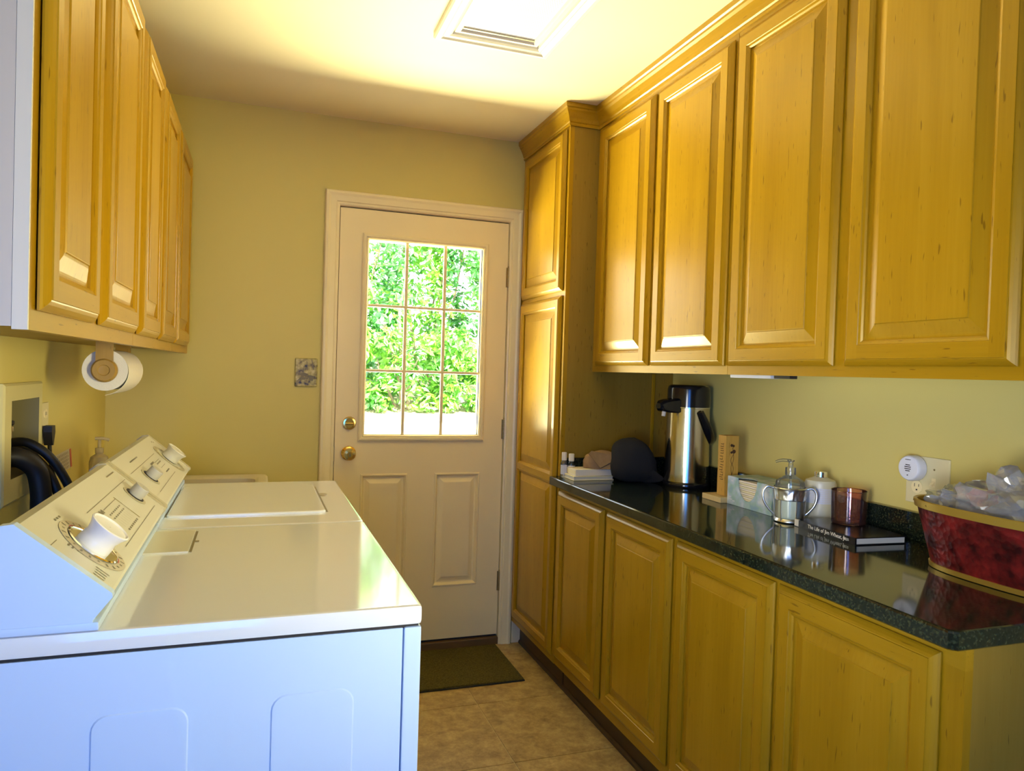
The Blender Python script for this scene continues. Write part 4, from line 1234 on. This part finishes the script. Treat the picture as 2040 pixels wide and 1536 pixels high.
def slab_poly(pts, th, mat, parent, name):
    P = [Vector(p) for p in pts]
    nrm = (P[1] - P[0]).cross(P[2] - P[0]).normalized()
    if nrm.y > 0: nrm = -nrm
    k = len(P)
    MB().add([p for p in P] + [p + nrm * th for p in P], [tuple(range(k)), tuple(range(k, 2 * k))] + [(i, (i + 1) % k, k + (i + 1) % k, k + i) for i in range(k)]).build(name, mat, parent)
slab_poly([(0.948, -0.702, ZK + 0.108), (0.966, -0.690, ZK + 0.118), (1.020, -0.690, ZK + 0.108), (1.098, -0.702, ZK + 0.092), (0.996, -0.716, ZK + 0.050)], 0.003, M['tan_cloth'], tcap, 'flap')
slab_poly([(0.996, -0.716, ZK + 0.0475), (1.096, -0.704, ZK + 0.086), (1.098, -0.712, ZK + 0.052), (1.070, -0.722, ZK + 0.0465)], 0.003, M['tan_cloth'], tcap, 'flap')
bcap = thing('black_hat', (1.15, -0.76, ZK), 'black cloth cap leaning against the steel airpot', 'hat')
def capf(p):
    # broad at the upper left, drawn down towards the right
    p = Vector((math.copysign(abs(p.x) ** 0.72, p.x), p.y, math.copysign(abs(p.z) ** 0.72, p.z)))
    q_ = Vector(p)
    q_.z *= 1.0 - 0.25 * max(0, p.x)
    q_.z -= 0.42 * max(0, p.x) ** 1.3
    q_.x *= 1.0 + 0.25 * max(0, -p.z)
    return q_
blob('crown', (1.128, -0.755, ZK + 0.092), (0.094, 0.075, 0.090), M['black_cloth'], bcap, 11, 0.10, flat=ZK + 0.0006, fn=capf)
bill(bcap, (1.150, -0.800, ZK + 0.040), (0.75, -0.30, -0.38), (0.30, -0.40, 0.20), (0.15, -0.7, 0.7), 0.075, 0.055, 0.004, M['black_cloth'], 0.2)

# airpot
ax_, ay_ = 1.298, -0.880
ap = thing('airpot', (ax_, ay_, ZK), 'tall stainless steel airpot with black lid, spout and handle', 'airpot')
MB().lathe([(0.0, 0.0), (0.090, 0.0), (0.092, 0.004), (0.092, 0.014), (0.089, 0.018)], (ax_, ay_, ZK), n=56).build('base_ring', M['black'], ap, smooth=True)
MB().lathe([(0.0875, 0.018), (0.0885, 0.022), (0.0865, 0.15), (0.0835, 0.305), (0.0835, 0.312)], (ax_, ay_, ZK), n=64, caps=False).build('steel_body', M['steel'], ap, smooth=True)
MB().lathe([(0.0845, 0.312), (0.0865, 0.313), (0.0865, 0.316), (0.0845, 0.317)], (ax_, ay_, ZK), n=56, caps=False).build('trim_ring', M['chrome'], ap, smooth=True)
MB().lathe([(0.0, 0.3135), (0.0845, 0.3135), (0.0850, 0.320), (0.0838, 0.385), (0.080, 0.398), (0.070, 0.403), (0.0, 0.404)], (ax_, ay_, ZK), n=56, caps=False).build('lid', M['black'], ap, smooth=True)
# spout towards -x
sd = Vector((-0.86, -0.25, 0)).normalized()
sn = Vector((-sd.y, sd.x, 0))
sp = MB()
lo = []
for (d, hw, z0_, z1_) in ((0.060, 0.034, 0.290, 0.352), (0.090, 0.030, 0.292, 0.350), (0.125, 0.027, 0.294, 0.346), (0.158, 0.022, 0.300, 0.340), (0.172, 0.012, 0.310, 0.330)):
    c0 = Vector((ax_, ay_, ZK)) + sd * d
    lo.append([c0 + sn * hw + Vector((0, 0, z0_ + 0.006)), c0 + sn * hw * 0.7 + Vector((0, 0, z0_)), c0 - sn * hw * 0.7 + Vector((0, 0, z0_)), c0 - sn * hw + Vector((0, 0, z0_ + 0.006)), c0 - sn * hw + Vector((0, 0, z1_ - 0.008)), c0 - sn * hw * 0.7 + Vector((0, 0, z1_)), c0 + sn * hw * 0.7 + Vector((0, 0, z1_)), c0 + sn * hw + Vector((0, 0, z1_ - 0.008))])
sp.loft(lo, cap0=True, cap1=True)
spo = sp.build('spout', M['black'], ap, smooth=True)
c0 = Vector((ax_, ay_, ZK)) + sd * 0.138
MB().tube([c0 + Vector((0, 0, 0.305)), c0 + sd * 0.004 + Vector((0, 0, 0.280))], [0.0085, 0.0075], n=16, sub=1).build('nozzle', M['white_card'], spo, smooth=True)
# swing handle folded down on the near right side
hd = MB()
hdir = Vector((0.97, -0.22, 0)).normalized()
hn = Vector((-hdir.y, hdir.x, 0))
pts = []
for k_ in range(17):
    a = math.pi * k_ / 16
    side = math.cos(a)
    out = math.sin(a)
    base = Vector((ax_, ay_, ZK + 0.300))
    pts.append(base + hn * (0.091 * side * 0.98) + hdir * (0.018 + 0.066 * out) + Vector((0, 0, -0.115 * out)))
hd.tube(pts, [0.012, 0.014, 0.017, 0.021, 0.023, 0.021, 0.017, 0.014, 0.012], n=12, sub=2)
hd.build('handle', M['black'], ap, smooth=True)

# wooden block sign
ws = thing('wooden_block_sign', (1.255, -1.215, ZK), 'carved wooden block on a pale base beside the napkin box', 'wooden block')
MB().box(1.195, 1.318, -1.262, -1.150, ZK, ZK + 0.019, 0.001).build('base', M['sign_base'], ws)
bx0, bx1, by0, by1 = 1.228, 1.282, -1.235, -1.190
MB().box(bx0, bx1, by0, by1, ZK + 0.019, ZK + 0.232, 0.0015).build('block', M['sign'], ws)
bl = MB()
rs = random.Random(4)
# burned letters run up the -x face, flower outline on the -y face
z = ZK + 0.075
while z < ZK + 0.205:
    h_ = rs.uniform(0.004, 0.008)
    yy = rs.uniform(by0 + 0.010, by0 + 0.017)
    bl.quad((bx0 - 0.0004, yy, z), (bx0 - 0.0004, yy + rs.uniform(0.012, 0.020), z), (bx0 - 0.0004, yy + 0.018, z + 0.0022), (bx0 - 0.0004, yy, z + 0.0022))
    if rs.random() < 0.6:
        bl.quad((bx0 - 0.0004, yy, z), (bx0 - 0.0004, yy + 0.0022, z), (bx0 - 0.0004, yy + 0.0022, z + h_), (bx0 - 0.0004, yy, z + h_))
    z += h_ + 0.003
bl.build('burned_letters', M['burn'], ws)
fl_ = MB()
def petal(cx, cz, r, n=8):
    fl_.add([(cx + r * math.cos(2 * math.pi * i / n), by0 - 0.0004, cz + r * 0.9 * math.sin(2 * math.pi * i / n)) for i in range(n)], [tuple(range(n))])
petal(1.252, ZK + 0.198, 0.006); petal(1.260, ZK + 0.196, 0.005); petal(1.262, ZK + 0.176, 0.008); petal(1.252, ZK + 0.173, 0.005)
fl_.tube([(1.256, by0, ZK + 0.190), (1.262, by0, ZK + 0.150), (1.252, by0, ZK + 0.120), (1.258, by0, ZK + 0.085)], 0.0008, n=6)
fl_.tube([(1.262, by0, ZK + 0.168), (1.250, by0, ZK + 0.145), (1.262, by0, ZK + 0.115), (1.250, by0, ZK + 0.085)], 0.0008, n=6)
fl_.build('burned_flower', M['burn'], ws)

# napkin box
nb = thing('napkin_box', (1.285, -1.38, ZK), 'blue and green printed napkin box with open curved front', 'napkin box')
nx0, nx1, ny0, ny1, nh = 1.220, 1.345, -1.496, -1.264, 0.096
z0, z1 = ZK, ZK + nh
cyc = -1.372
arc = []
for k_ in range(17):
    a = math.pi * k_ / 16
    arc.append((cyc + 0.050 * math.cos(a), z1 - 0.072 * math.sin(a)))
poly = [(ny0, z0), (ny1, z0), (ny1, z1)] + arc + [(ny0, z1)]
MB().prism(poly, 'x', nx0, nx0 + 0.0012).build('front_face', M['box_print'], nb)
shell = MB()
shell.box(nx1 - 0.0012, nx1, ny0, ny1, z0, z1).box(nx0 + 0.0012, nx1 - 0.0012, ny0, ny0 + 0.0012, z0, z1).box(nx0 + 0.0012, nx1 - 0.0012, ny1 - 0.0012, ny1, z0, z1).box(nx0 + 0.0012, nx1 - 0.0012, ny0, ny1, z0, z0 + 0.0012)
shell.build('side_walls', M['box_print'], nb)
tp = [(nx0 + 0.0002, ny0), (nx0 + 0.0002, cyc - 0.05)]
for k_ in range(1, 12):
    t = k_ / 12
    tp.append((nx0 + 0.030 * math.sin(math.pi * t), cyc - 0.05 + 0.10 * t))
tp += [(nx0 + 0.0002, cyc + 0.05), (nx0 + 0.0002, ny1), (nx1, ny1), (nx1, ny0)]
MB().prism(tp, 'z', z1 - 0.0004, z1 + 0.0008).build('top_face', M['box_print'], nb)
for k_ in range(13):
    zz = z0 + 0.004 + k_ * 0.0066
    MB().box(nx0 + 0.004 + 0.0012 * (k_ % 3), nx1 - 0.006, ny0 + 0.006, ny1 - 0.006, zz, zz + 0.0060, 0.0022).build('napkin', M['cream_paper'] if k_ % 2 else M['white_card'], nb)
lt = MB()
for (a, b_, w_) in ((ny1 - 0.012, z0 + 0.024, 0.010), (ny1 - 0.012, z0 + 0.016, 0.016), (ny1 - 0.030, z0 + 0.012, 0.012), (ny0 + 0.020, z1 - 0.020, 0.008), (ny0 + 0.032, z1 - 0.018, 0.006), (ny1 - 0.020, z1 - 0.016, 0.012)):
    lt.quad((nx0 - 0.0003, a, b_), (nx0 - 0.0003, a - w_, b_), (nx0 - 0.0003, a - w_, b_ + 0.004), (nx0 - 0.0003, a, b_ + 0.004))
lt.build('printed_text', M['label'], nb)

# soap dispenser in an ornate silver holder
jx, jy = 1.222, -1.575
sh_ = thing('silver_cup_holder', (jx, jy, ZK), 'ornate two-handled silver cup holding the pump dispenser', 'cup holder')
MB().lathe([(0.0, 0.0), (0.040, 0.0), (0.044, 0.003), (0.043, 0.008), (0.040, 0.012)], (jx, jy, ZK), n=40).build('foot_ring', M['silver'], sh_, smooth=True)
band = MB()
nseg = 72
loops = []
for (r, h, rel) in ((0.046, 0.068, 0), (0.047, 0.070, 0), (0.0465, 0.075, 1), (0.047, 0.080, 1), (0.0472, 0.086, 1), (0.0475, 0.092, 1), (0.0478, 0.097, 1), (0.049, 0.101, 0), (0.0495, 0.104, 0), (0.048, 0.106, 0)):
    lp = []
    for i in range(nseg):
        a = 2 * math.pi * i / nseg
        rr_ = r + (0.0034 * noise.noise(Vector((math.cos(a) * 9, math.sin(a) * 9, h * 200))) if rel else 0)
        lp.append((jx + rr_ * math.cos(a), jy + rr_ * math.sin(a), ZK + h))
    loops.append(lp)
band.loft(loops)
band.build('embossed_band', M['silver'], sh_, smooth=True)
for i in range(6):
    a = 2 * math.pi * i / 6 + 0.3
    MB().tube([(jx + 0.043 * math.cos(a), jy + 0.043 * math.sin(a), ZK + 0.006), (jx + 0.046 * math.cos(a), jy + 0.046 * math.sin(a), ZK + 0.070)], 0.0022, n=8, sub=1).build('strut', M['silver'], sh_, smooth=True)
hx = Vector((0.85, -0.53, 0))
for sgn in (-1, 1):
    e_ = hx * sgn
    base = Vector((jx, jy, ZK))
    hp = [base + e_ * 0.047 + Vector((0, 0, 0.100)), base + e_ * 0.066 + Vector((0, 0, 0.104)), base + e_ * 0.078 + Vector((0, 0, 0.085)), base + e_ * 0.074 + Vector((0, 0, 0.058)), base + e_ * 0.060 + Vector((0, 0, 0.036)), base + e_ * 0.044 + Vector((0, 0, 0.020))]
    MB().tube(hp, [0.003, 0.004, 0.0042, 0.004, 0.0035, 0.003], n=10).build('handle', M['silver'], sh_, smooth=True)
sdp = thing('soap_dispenser', (jx, jy, ZK + 0.003), 'clear pump dispenser with pale soap, standing in the silver cup', 'dispenser')
MB().lathe([(0.0405, 0.012), (0.0425, 0.018), (0.0425, 0.118), (0.040, 0.126), (0.020, 0.139), (0.014, 0.142), (0.014, 0.150)], (jx, jy, ZK), n=40, caps=False).build('bottle', M['clear'], sdp, smooth=True)
MB().lathe([(0.0, 0.0125), (0.0395, 0.0125), (0.0415, 0.018), (0.0415, 0.098), (0.0, 0.0985)], (jx, jy, ZK), n=40, caps=False).build('liquid_soap', M['cream_soap'], sdp, smooth=True)
MB().lathe([(0.0155, 0.143), (0.0160, 0.146), (0.0155, 0.166), (0.007, 0.168), (0.006, 0.184), (0.010, 0.185), (0.011, 0.189), (0.0, 0.190)], (jx, jy, ZK), n=24, caps=False).tube([(jx, jy, ZK + 0.186), (jx - 0.024, jy + 0.010, ZK + 0.188), (jx - 0.042, jy + 0.018, ZK + 0.182)], [0.0055, 0.0045, 0.0035], n=10).tube([(jx, jy, ZK + 0.02), (jx, jy, ZK + 0.142)], 0.003, n=8, sub=1).build('pump', M['clear'], sdp, smooth=True)

# lotion bottle behind
lx, ly = 1.346, -1.566
lb = thing('lotion_bottle', (lx, ly, ZK), 'ivory lotion bottle with metal cap, behind the black book', 'bottle')
MB().lathe([(0.0, 0.0), (0.044, 0.0), (0.047, 0.004), (0.047, 0.112), (0.043, 0.124), (0.024, 0.131), (0.018, 0.134)], (lx, ly, ZK), n=44, caps=False).build('body', M['lotion'], lb, smooth=True)
MB().lathe([(0.0, 0.133), (0.0185, 0.133), (0.019, 0.136), (0.0185, 0.139), (0.019, 0.142), (0.0185, 0.150), (0.0, 0.151)], (lx, ly, ZK), n=32, caps=False).build('cap', M['chrome'], lb, smooth=True)
MB().lathe([(0.0473, 0.055), (0.0473, 0.102)], (lx, ly, ZK), n=44, caps=False).build('label', M['label'], lb, smooth=True)
tx = MB()
for k_ in range(7):
    z_ = ZK + 0.060 + k_ * 0.006
    for q_ in range(10):
        a = math.radians(190 + q_ * 9)
        a2 = a + math.radians(7)
        tx.quad((lx + 0.0476 * math.cos(a), ly + 0.0476 * math.sin(a), z_), (lx + 0.0476 * math.cos(a2), ly + 0.0476 * math.sin(a2), z_), (lx + 0.0476 * math.cos(a2), ly + 0.0476 * math.sin(a2), z_ + 0.0012), (lx + 0.0476 * math.cos(a), ly + 0.0476 * math.sin(a), z_ + 0.0012))
tx.build('printed_text', M['lotion'], lb)

# black book
bo = thing('black_book', (1.28, -1.76, ZK), 'black hardback book with white spine title lying on the counter', 'book')
A = Vector((1.197, -1.634, 0)); B = Vector((1.181, -1.884, 0)); Cc = Vector((1.352, -1.880, 0))
ub = (B - A).normalized()
vb_ = Vector((-ub.y, ub.x, 0))
if vb_.x < 0: vb_ = -vb_
Lb, Wb = (B - A).length, 0.165
def bp_(s, t, z): 
    p = A + ub * s + vb_ * t
    return (p.x, p.y, ZK + z)
def bbox_(mb_, s0, s1, t0, t1, z0, z1):
    vs = [bp_(s, t, z) for s in (s0, s1) for t in (t0, t1) for z in (z0, z1)]
    return mb_.add(vs, [(0, 1, 3, 2), (4, 6, 7, 5), (0, 4, 5, 1), (2, 3, 7, 6), (0, 2, 6, 4), (1, 5, 7, 3)])
c_ = MB(); bbox_(c_, 0, Lb, 0, Wb, 0, 0.0025); bbox_(c_, 0, Lb, 0, Wb, 0.0175, 0.020); bbox_(c_, 0, Lb, -0.003, 0.002, 0.0, 0.020)
c_.build('cover', M['book'], bo)
c_ = MB(); bbox_(c_, 0.004, Lb - 0.004, 0.004, Wb - 0.004, 0.0025, 0.0175); c_.build('pages', M['pages'], bo)
c_ = MB(); bbox_(c_, 0.0, 0.018, -0.0033, 0.003, 0.001, 0.0203); c_.build('corner_band', M['pages'], bo)
def text_on(body, size, loc, xdir, ydir, mat, parent, name='lettering'):
    cu = bpy.data.curves.new(name, 'FONT')
    cu.body = body
    cu.size = size
    cu.extrude = 0.0001
    o = bpy.data.objects.new(name, cu)
    cu.materials.append(mat)
    col.objects.link(o)
    bpy.context.view_layer.update()
    me = bpy.data.meshes.new_from_object(o.evaluated_get(bpy.context.evaluated_depsgraph_get()))
    bpy.data.objects.remove(o)
    me.materials.clear(); me.materials.append(mat)
    o = bpy.data.objects.new(name, me)
    col.objects.link(o)
    xd, yd = Vector(xdir).normalized(), Vector(ydir).normalized()
    zd = xd.cross(yd)
    mm = Matrix((xd, yd, zd)).transposed().to_4x4()
    mm.translation = Vector(loc) - ORG[parent]
    o.parent = parent
    o.matrix_local = mm
    return o
p0 = A + ub * 0.060 - vb_ * 0.0035
text_on('The Life of Jim Wheat, Jr.', 0.0155, (p0.x, p0.y, ZK + 0.006), ub, (0, 0, 1), M['lettering'], bo)
p0 = A + ub * 0.205 - vb_ * 0.0035
text_on('PRESS', 0.009, (p0.x, p0.y, ZK + 0.007), ub, (0, 0, 1), M['lettering'], bo)

# pink glass tumbler on the book
gx, gy, gz = 1.308, -1.724, ZK + 0.0203
pk = thing('pink_glass_tumbler', (gx, gy, gz), 'pink lustre glass tumbler standing on the black book', 'glass')
MB().lathe([(0.0, 0.0), (0.042, 0.0), (0.046, 0.003), (0.047, 0.010), (0.0495, 0.096), (0.0490, 0.098), (0.0480, 0.096), (0.0455, 0.012), (0.042, 0.009), (0.0, 0.009)], (gx, gy, gz), n=56, caps=False).build('glass_wall', M['pink'], pk, smooth=True)
MB().lathe([(0.0485, 0.0960), (0.0500, 0.0975), (0.0490, 0.0990), (0.0478, 0.0975), (0.0485, 0.0960)], (gx, gy, gz), n=56, caps=False).build('rim', M['pink'], pk, smooth=True)

# red tin planter with plastic bags
rxc, ryc = 1.262, -2.245
def oval(ax, ay, z, n=48, e=2.6):
    pts = []
    for i in range(n):
        a = 2 * math.pi * i / n
        c_, s_ = math.cos(a), math.sin(a)
        pts.append((rxc + ax * math.copysign(abs(c_) ** (2 / e), c_), ryc + ay * math.copysign(abs(s_) ** (2 / e), s_), ZK + z))
    return pts
rt = thing('red_tin_planter', (rxc, ryc, ZK), 'dark red embossed tin planter with gold rims at the counter end', 'planter')
MB().loft([oval(0.088, 0.178, 0.010), oval(0.093, 0.186, 0.04), oval(0.112, 0.214, 0.142)]).build('wall', M['red_tin'], rt, smooth=True)
MB().loft([oval(0.085, 0.175, 0.0), oval(0.0905, 0.181, 0.001), oval(0.0915, 0.183, 0.012), oval(0.0885, 0.179, 0.0125)], cap0=True).build('foot_band', M['gold'], rt, smooth=True)
MB().loft([oval(0.112, 0.2145, 0.139), oval(0.1165, 0.219, 0.140), oval(0.1185, 0.222, 0.157), oval(0.1165, 0.220, 0.159), oval(0.112, 0.214, 0.157), oval(0.108, 0.209, 0.142), oval(0.085, 0.175, 0.02)], cap1=True).build('rim_band', M['gold'], rt, smooth=True)
rv = MB()
for i in range(0, 48, 5):
    p = oval(0.1180, 0.2215, 0.149)[i]
    rv.lathe([(0.0025, 0), (0.002, 0.0015), (0.0, 0.002)], p, 'x', n=8, caps=False)
rv.build('rivet', M['old_brass'], rt, smooth=True)

bgA = thing('plastic_bag', (1.262, -2.26, ZK + 0.10), 'crumpled clear plastic bag with red print heaped on the red planter', 'plastic bag')
def crumple(p): return p
fo = blob('film', (1.262, -2.270, ZK + 0.165), (0.095, 0.125, 0.078), M['bag'], bgA, 21, 0.40, sub=4, freq=3.4)
blob('bag_print', (1.222, -2.200, ZK + 0.180), (0.030, 0.024, 0.022), M['bag_print'], fo, 31, 0.5, sub=3, freq=3.2)
bgB = thing('plastic_bag', (1.262, -2.13, ZK + 0.10), 'small wad of clear plastic film at the far end of the red planter', 'plastic bag')
blob('film', (1.262, -2.130, ZK + 0.145), (0.085, 0.075, 0.050), M['bag'], bgB, 41, 0.42, sub=4, freq=3.4)

# wall plate with outlet and switch; round plug-in alarm
wp = thing('outlet_switch_plate', (XR, -1.885, 1.08), 'ivory double wall plate with outlet and toggle switch above the counter', 'wall plate')
sx_ = XR
MB().box(sx_ - 0.006, sx_ - 0.0002, -1.958, -1.822, 1.018, 1.150, 0.0025).build('plate', M['plate'], wp)
for z in (1.108, 1.064):
    ro = MB().lathe([(0.0, -0.006), (0.0175, -0.006), (0.0175, -0.0085), (0.0, -0.0085)], (sx_, -1.860, z), 'x', n=28, caps=False).build('receptacle', M['trim'], wp)
    MB().box(sx_ - 0.0090, sx_ - 0.0084, -1.854, -1.8525, z + 0.000, z + 0.009).box(sx_ - 0.0090, sx_ - 0.0084, -1.8675, -1.866, z + 0.001, z + 0.008).box(sx_ - 0.0090, sx_ - 0.0084, -1.8625, -1.8580, z - 0.010, z - 0.006).build('slot', M['dark'], ro)
MB().box(sx_ - 0.0075, sx_ - 0.006, -1.918, -1.906, 1.070, 1.094).build('switch_slot', M['trim'], wp)
MB().prism([(sx_ - 0.0062, 1.088), (sx_ - 0.018, 1.078), (sx_ - 0.019, 1.073), (sx_ - 0.0062, 1.075)], 'y', -1.916, -1.908).build('toggle', M['trim'], wp)
for (y, z) in ((-1.860, 1.086), (-1.912, 1.118), (-1.912, 1.050)):
    MB().lathe([(0.003, -0.006), (0.0025, -0.0072), (0.0, -0.0074)], (sx_, y, z), 'x', n=10, caps=False).build('screw', M['old_brass'], wp, smooth=True)

al = thing('plug_in_alarm', (XR - 0.03, -1.858, 1.115), 'round white plug-in alarm with black slots on the wall plate', 'alarm')
dxs = XR - 0.0092
MB().lathe([(0.0, 0.0), (0.0335, 0.0), (0.0355, -0.003), (0.0355, -0.024), (0.033, -0.030), (0.030, -0.0318), (0.0, -0.0325)], (dxs, -1.858, 1.1165), 'x', n=48, caps=False).build('housing', M['det'], al, smooth=True)
sl = MB()
for k_, hw in enumerate((0.007, 0.010, 0.010, 0.007)):
    z = 1.1255 - k_ * 0.0055
    sl.box(dxs - 0.0334, dxs - 0.0320, -1.858 - hw, -1.858 + hw, z - 0.0011, z + 0.0011)
sl.box(dxs - 0.0334, dxs - 0.0320, -1.8665, -1.8495, 1.1395, 1.1408)
sl.build('slot', M['dark'], al)
MB().lathe([(0.0016, -0.0320), (0.0016, -0.0335), (0.0, -0.0335)], (dxs, -1.858, 1.097), 'x', n=8, caps=False).build('indicator', M['dark'], al)

# slim fitting under the wall cabinets
uf = thing('under_cabinet_light', (1.06, -1.66, 1.36), 'slim metal light strip under the wall cabinets', 'light strip')
MB().box(1.044, 1.075, -1.690, -1.50, 1.3525, 1.3765, 0.002).build('housing', M['label'], uf)
MB().box(1.046, 1.072, -1.765, -1.700, 1.3535, 1.3765, 0.001).build('end_box', M['dark'], uf)

# ------------------------------------------------------------------ outside
gd = MB()
gd.add([(-12, 0.13, -0.14), (16, 0.13, -0.14), (16, 2.0, -0.10), (-12, 2.0, -0.10), (16, 7.6, 0.545), (-12, 7.6, 0.545)], [(0, 1, 2, 3), (3, 2, 4, 5)])
gdo = gd.build('driveway', M['concrete'])
struct(gdo, 'sunlit pale concrete drive rising beyond the door')
gs = MB()
gs.add([(-12, 7.6, 0.546), (16, 7.6, 0.546), (16, 8.4, 0.66), (-12, 8.4, 0.66), (16, 14.0, 2.2), (-12, 14.0, 2.2)], [(0, 1, 2, 3), (3, 2, 4, 5)])
gso = gs.build('ground', M['gravel'])
struct(gso, 'gravel edge and bank below the shrubs')

def shrub(x, y, z, rx, ry, rz, nleaf, seed, mat, label, size=0.085):
    rs = random.Random(seed)
    t = thing('leafy_shrub', (x, y, z), label, 'shrub', 'shrubs beyond the glazed door')
    mb_ = MB()
    V, F = [], []
    clumps = [(rs.uniform(-0.9, 0.9), rs.uniform(-0.9, 0.6), rs.uniform(0.03, 0.98), rs.uniform(0.16, 0.34)) for _ in range(46)]
    for i in range(nleaf):
        cx, cy, cz, cr = clumps[rs.randrange(len(clumps))]
        d = Vector((rs.gauss(0, 1), rs.gauss(0, 1), rs.gauss(0, 1)))
        d.normalize()
        rr_ = cr * rs.random() ** 0.33
        p = Vector((x + (cx + d.x * rr_) * rx, y + (cy + d.y * rr_) * ry, z + max(0.01, cz + d.z * rr_ * 0.7) * rz))
        nrm = (d * 0.6 + Vector((rs.uniform(-0.5, 0.5), -0.5 + rs.uniform(-0.5, 0.5), 0.7 + rs.uniform(-0.5, 0.4)))).normalized()
        a = nrm.orthogonal().normalized()
        a = (Matrix.Rotation(rs.uniform(0, 6.28), 3, nrm) @ a)
        b = nrm.cross(a)
        L = size * rs.uniform(0.55, 1.25)
        w = L * rs.uniform(0.32, 0.46)
        k = len(V)
        V += [p - a * L, p + b * w - a * L * 0.1 + nrm * w * 0.15, p + a * L, p - b * w - a * L * 0.1 + nrm * w * 0.15]
        F += [(k, k + 1, k + 2), (k, k + 2, k + 3)]
    mb_.v = [tuple(v) for v in V]
    mb_.f = F
    me = bpy.data.meshes.new('foliage')
    me.from_pydata([tuple(Vector(v) - Vector((x, y, z))) for v in V], [], F)
    me.materials.append(mat)
    fo_ = bpy.data.objects.new('foliage', me)
    col.objects.link(fo_)
    fo_.parent = t
    fo_['kind'] = 'stuff'
    for k in range(5):
        ang = rs.uniform(0, 6.28)
        tip = Vector((x + math.cos(ang) * rx * 0.55, y + math.sin(ang) * ry * 0.4, z + rz * rs.uniform(0.6, 0.95)))
        base = Vector((x + math.cos(ang) * 0.1, y + math.sin(ang) * 0.1, z - 0.1))
        mid = (tip + base) / 2 + Vector((rs.uniform(-0.15, 0.15), 0, 0.1))
        MB().tube([base, mid, tip], [0.035, 0.022, 0.008], n=7).build('branch', M['bark'], t, smooth=True)
    return t
sh1 = shrub(1.05, 9.4, 0.80, 1.3, 0.9, 3.6, 5200, 1, M['leaf_b'], 'tall leafy shrub seen through the panes nearest the door knob')
shrub(2.55, 9.9, 0.90, 1.4, 0.9, 4.4, 6800, 2, M['leaf_a'], 'tall bright green shrub behind the middle panes')
shrub(4.05, 9.5, 0.80, 1.3, 0.9, 4.0, 5600, 3, M['leaf_b'], 'tall leafy shrub seen through the panes nearest the hinges')
shrub(1.95, 8.6, 0.68, 0.9, 0.45, 1.2, 2600, 4, M['leaf_a'], 'low shrub at the drive edge, behind the bottom middle pane', 0.075)
shrub(3.35, 8.65, 0.68, 0.9, 0.45, 1.1, 2600, 5, M['leaf_a'], 'low shrub at the drive edge, behind the bottom pane by the hinges', 0.075)

# forked stems showing in the upper panes
MB().tube([(1.95, 8.75, 0.95), (1.70, 8.72, 1.75), (1.46, 8.72, 2.40), (1.28, 8.75, 2.85)], [0.045, 0.034, 0.026, 0.018], n=8).build('branch', M['bark'], sh1, smooth=True)
MB().tube([(1.92, 8.76, 1.30), (1.83, 8.74, 2.15), (1.86, 8.74, 2.50), (1.93, 8.76, 2.95)], [0.036, 0.028, 0.020, 0.012], n=8).build('branch', M['bark'], sh1, smooth=True)
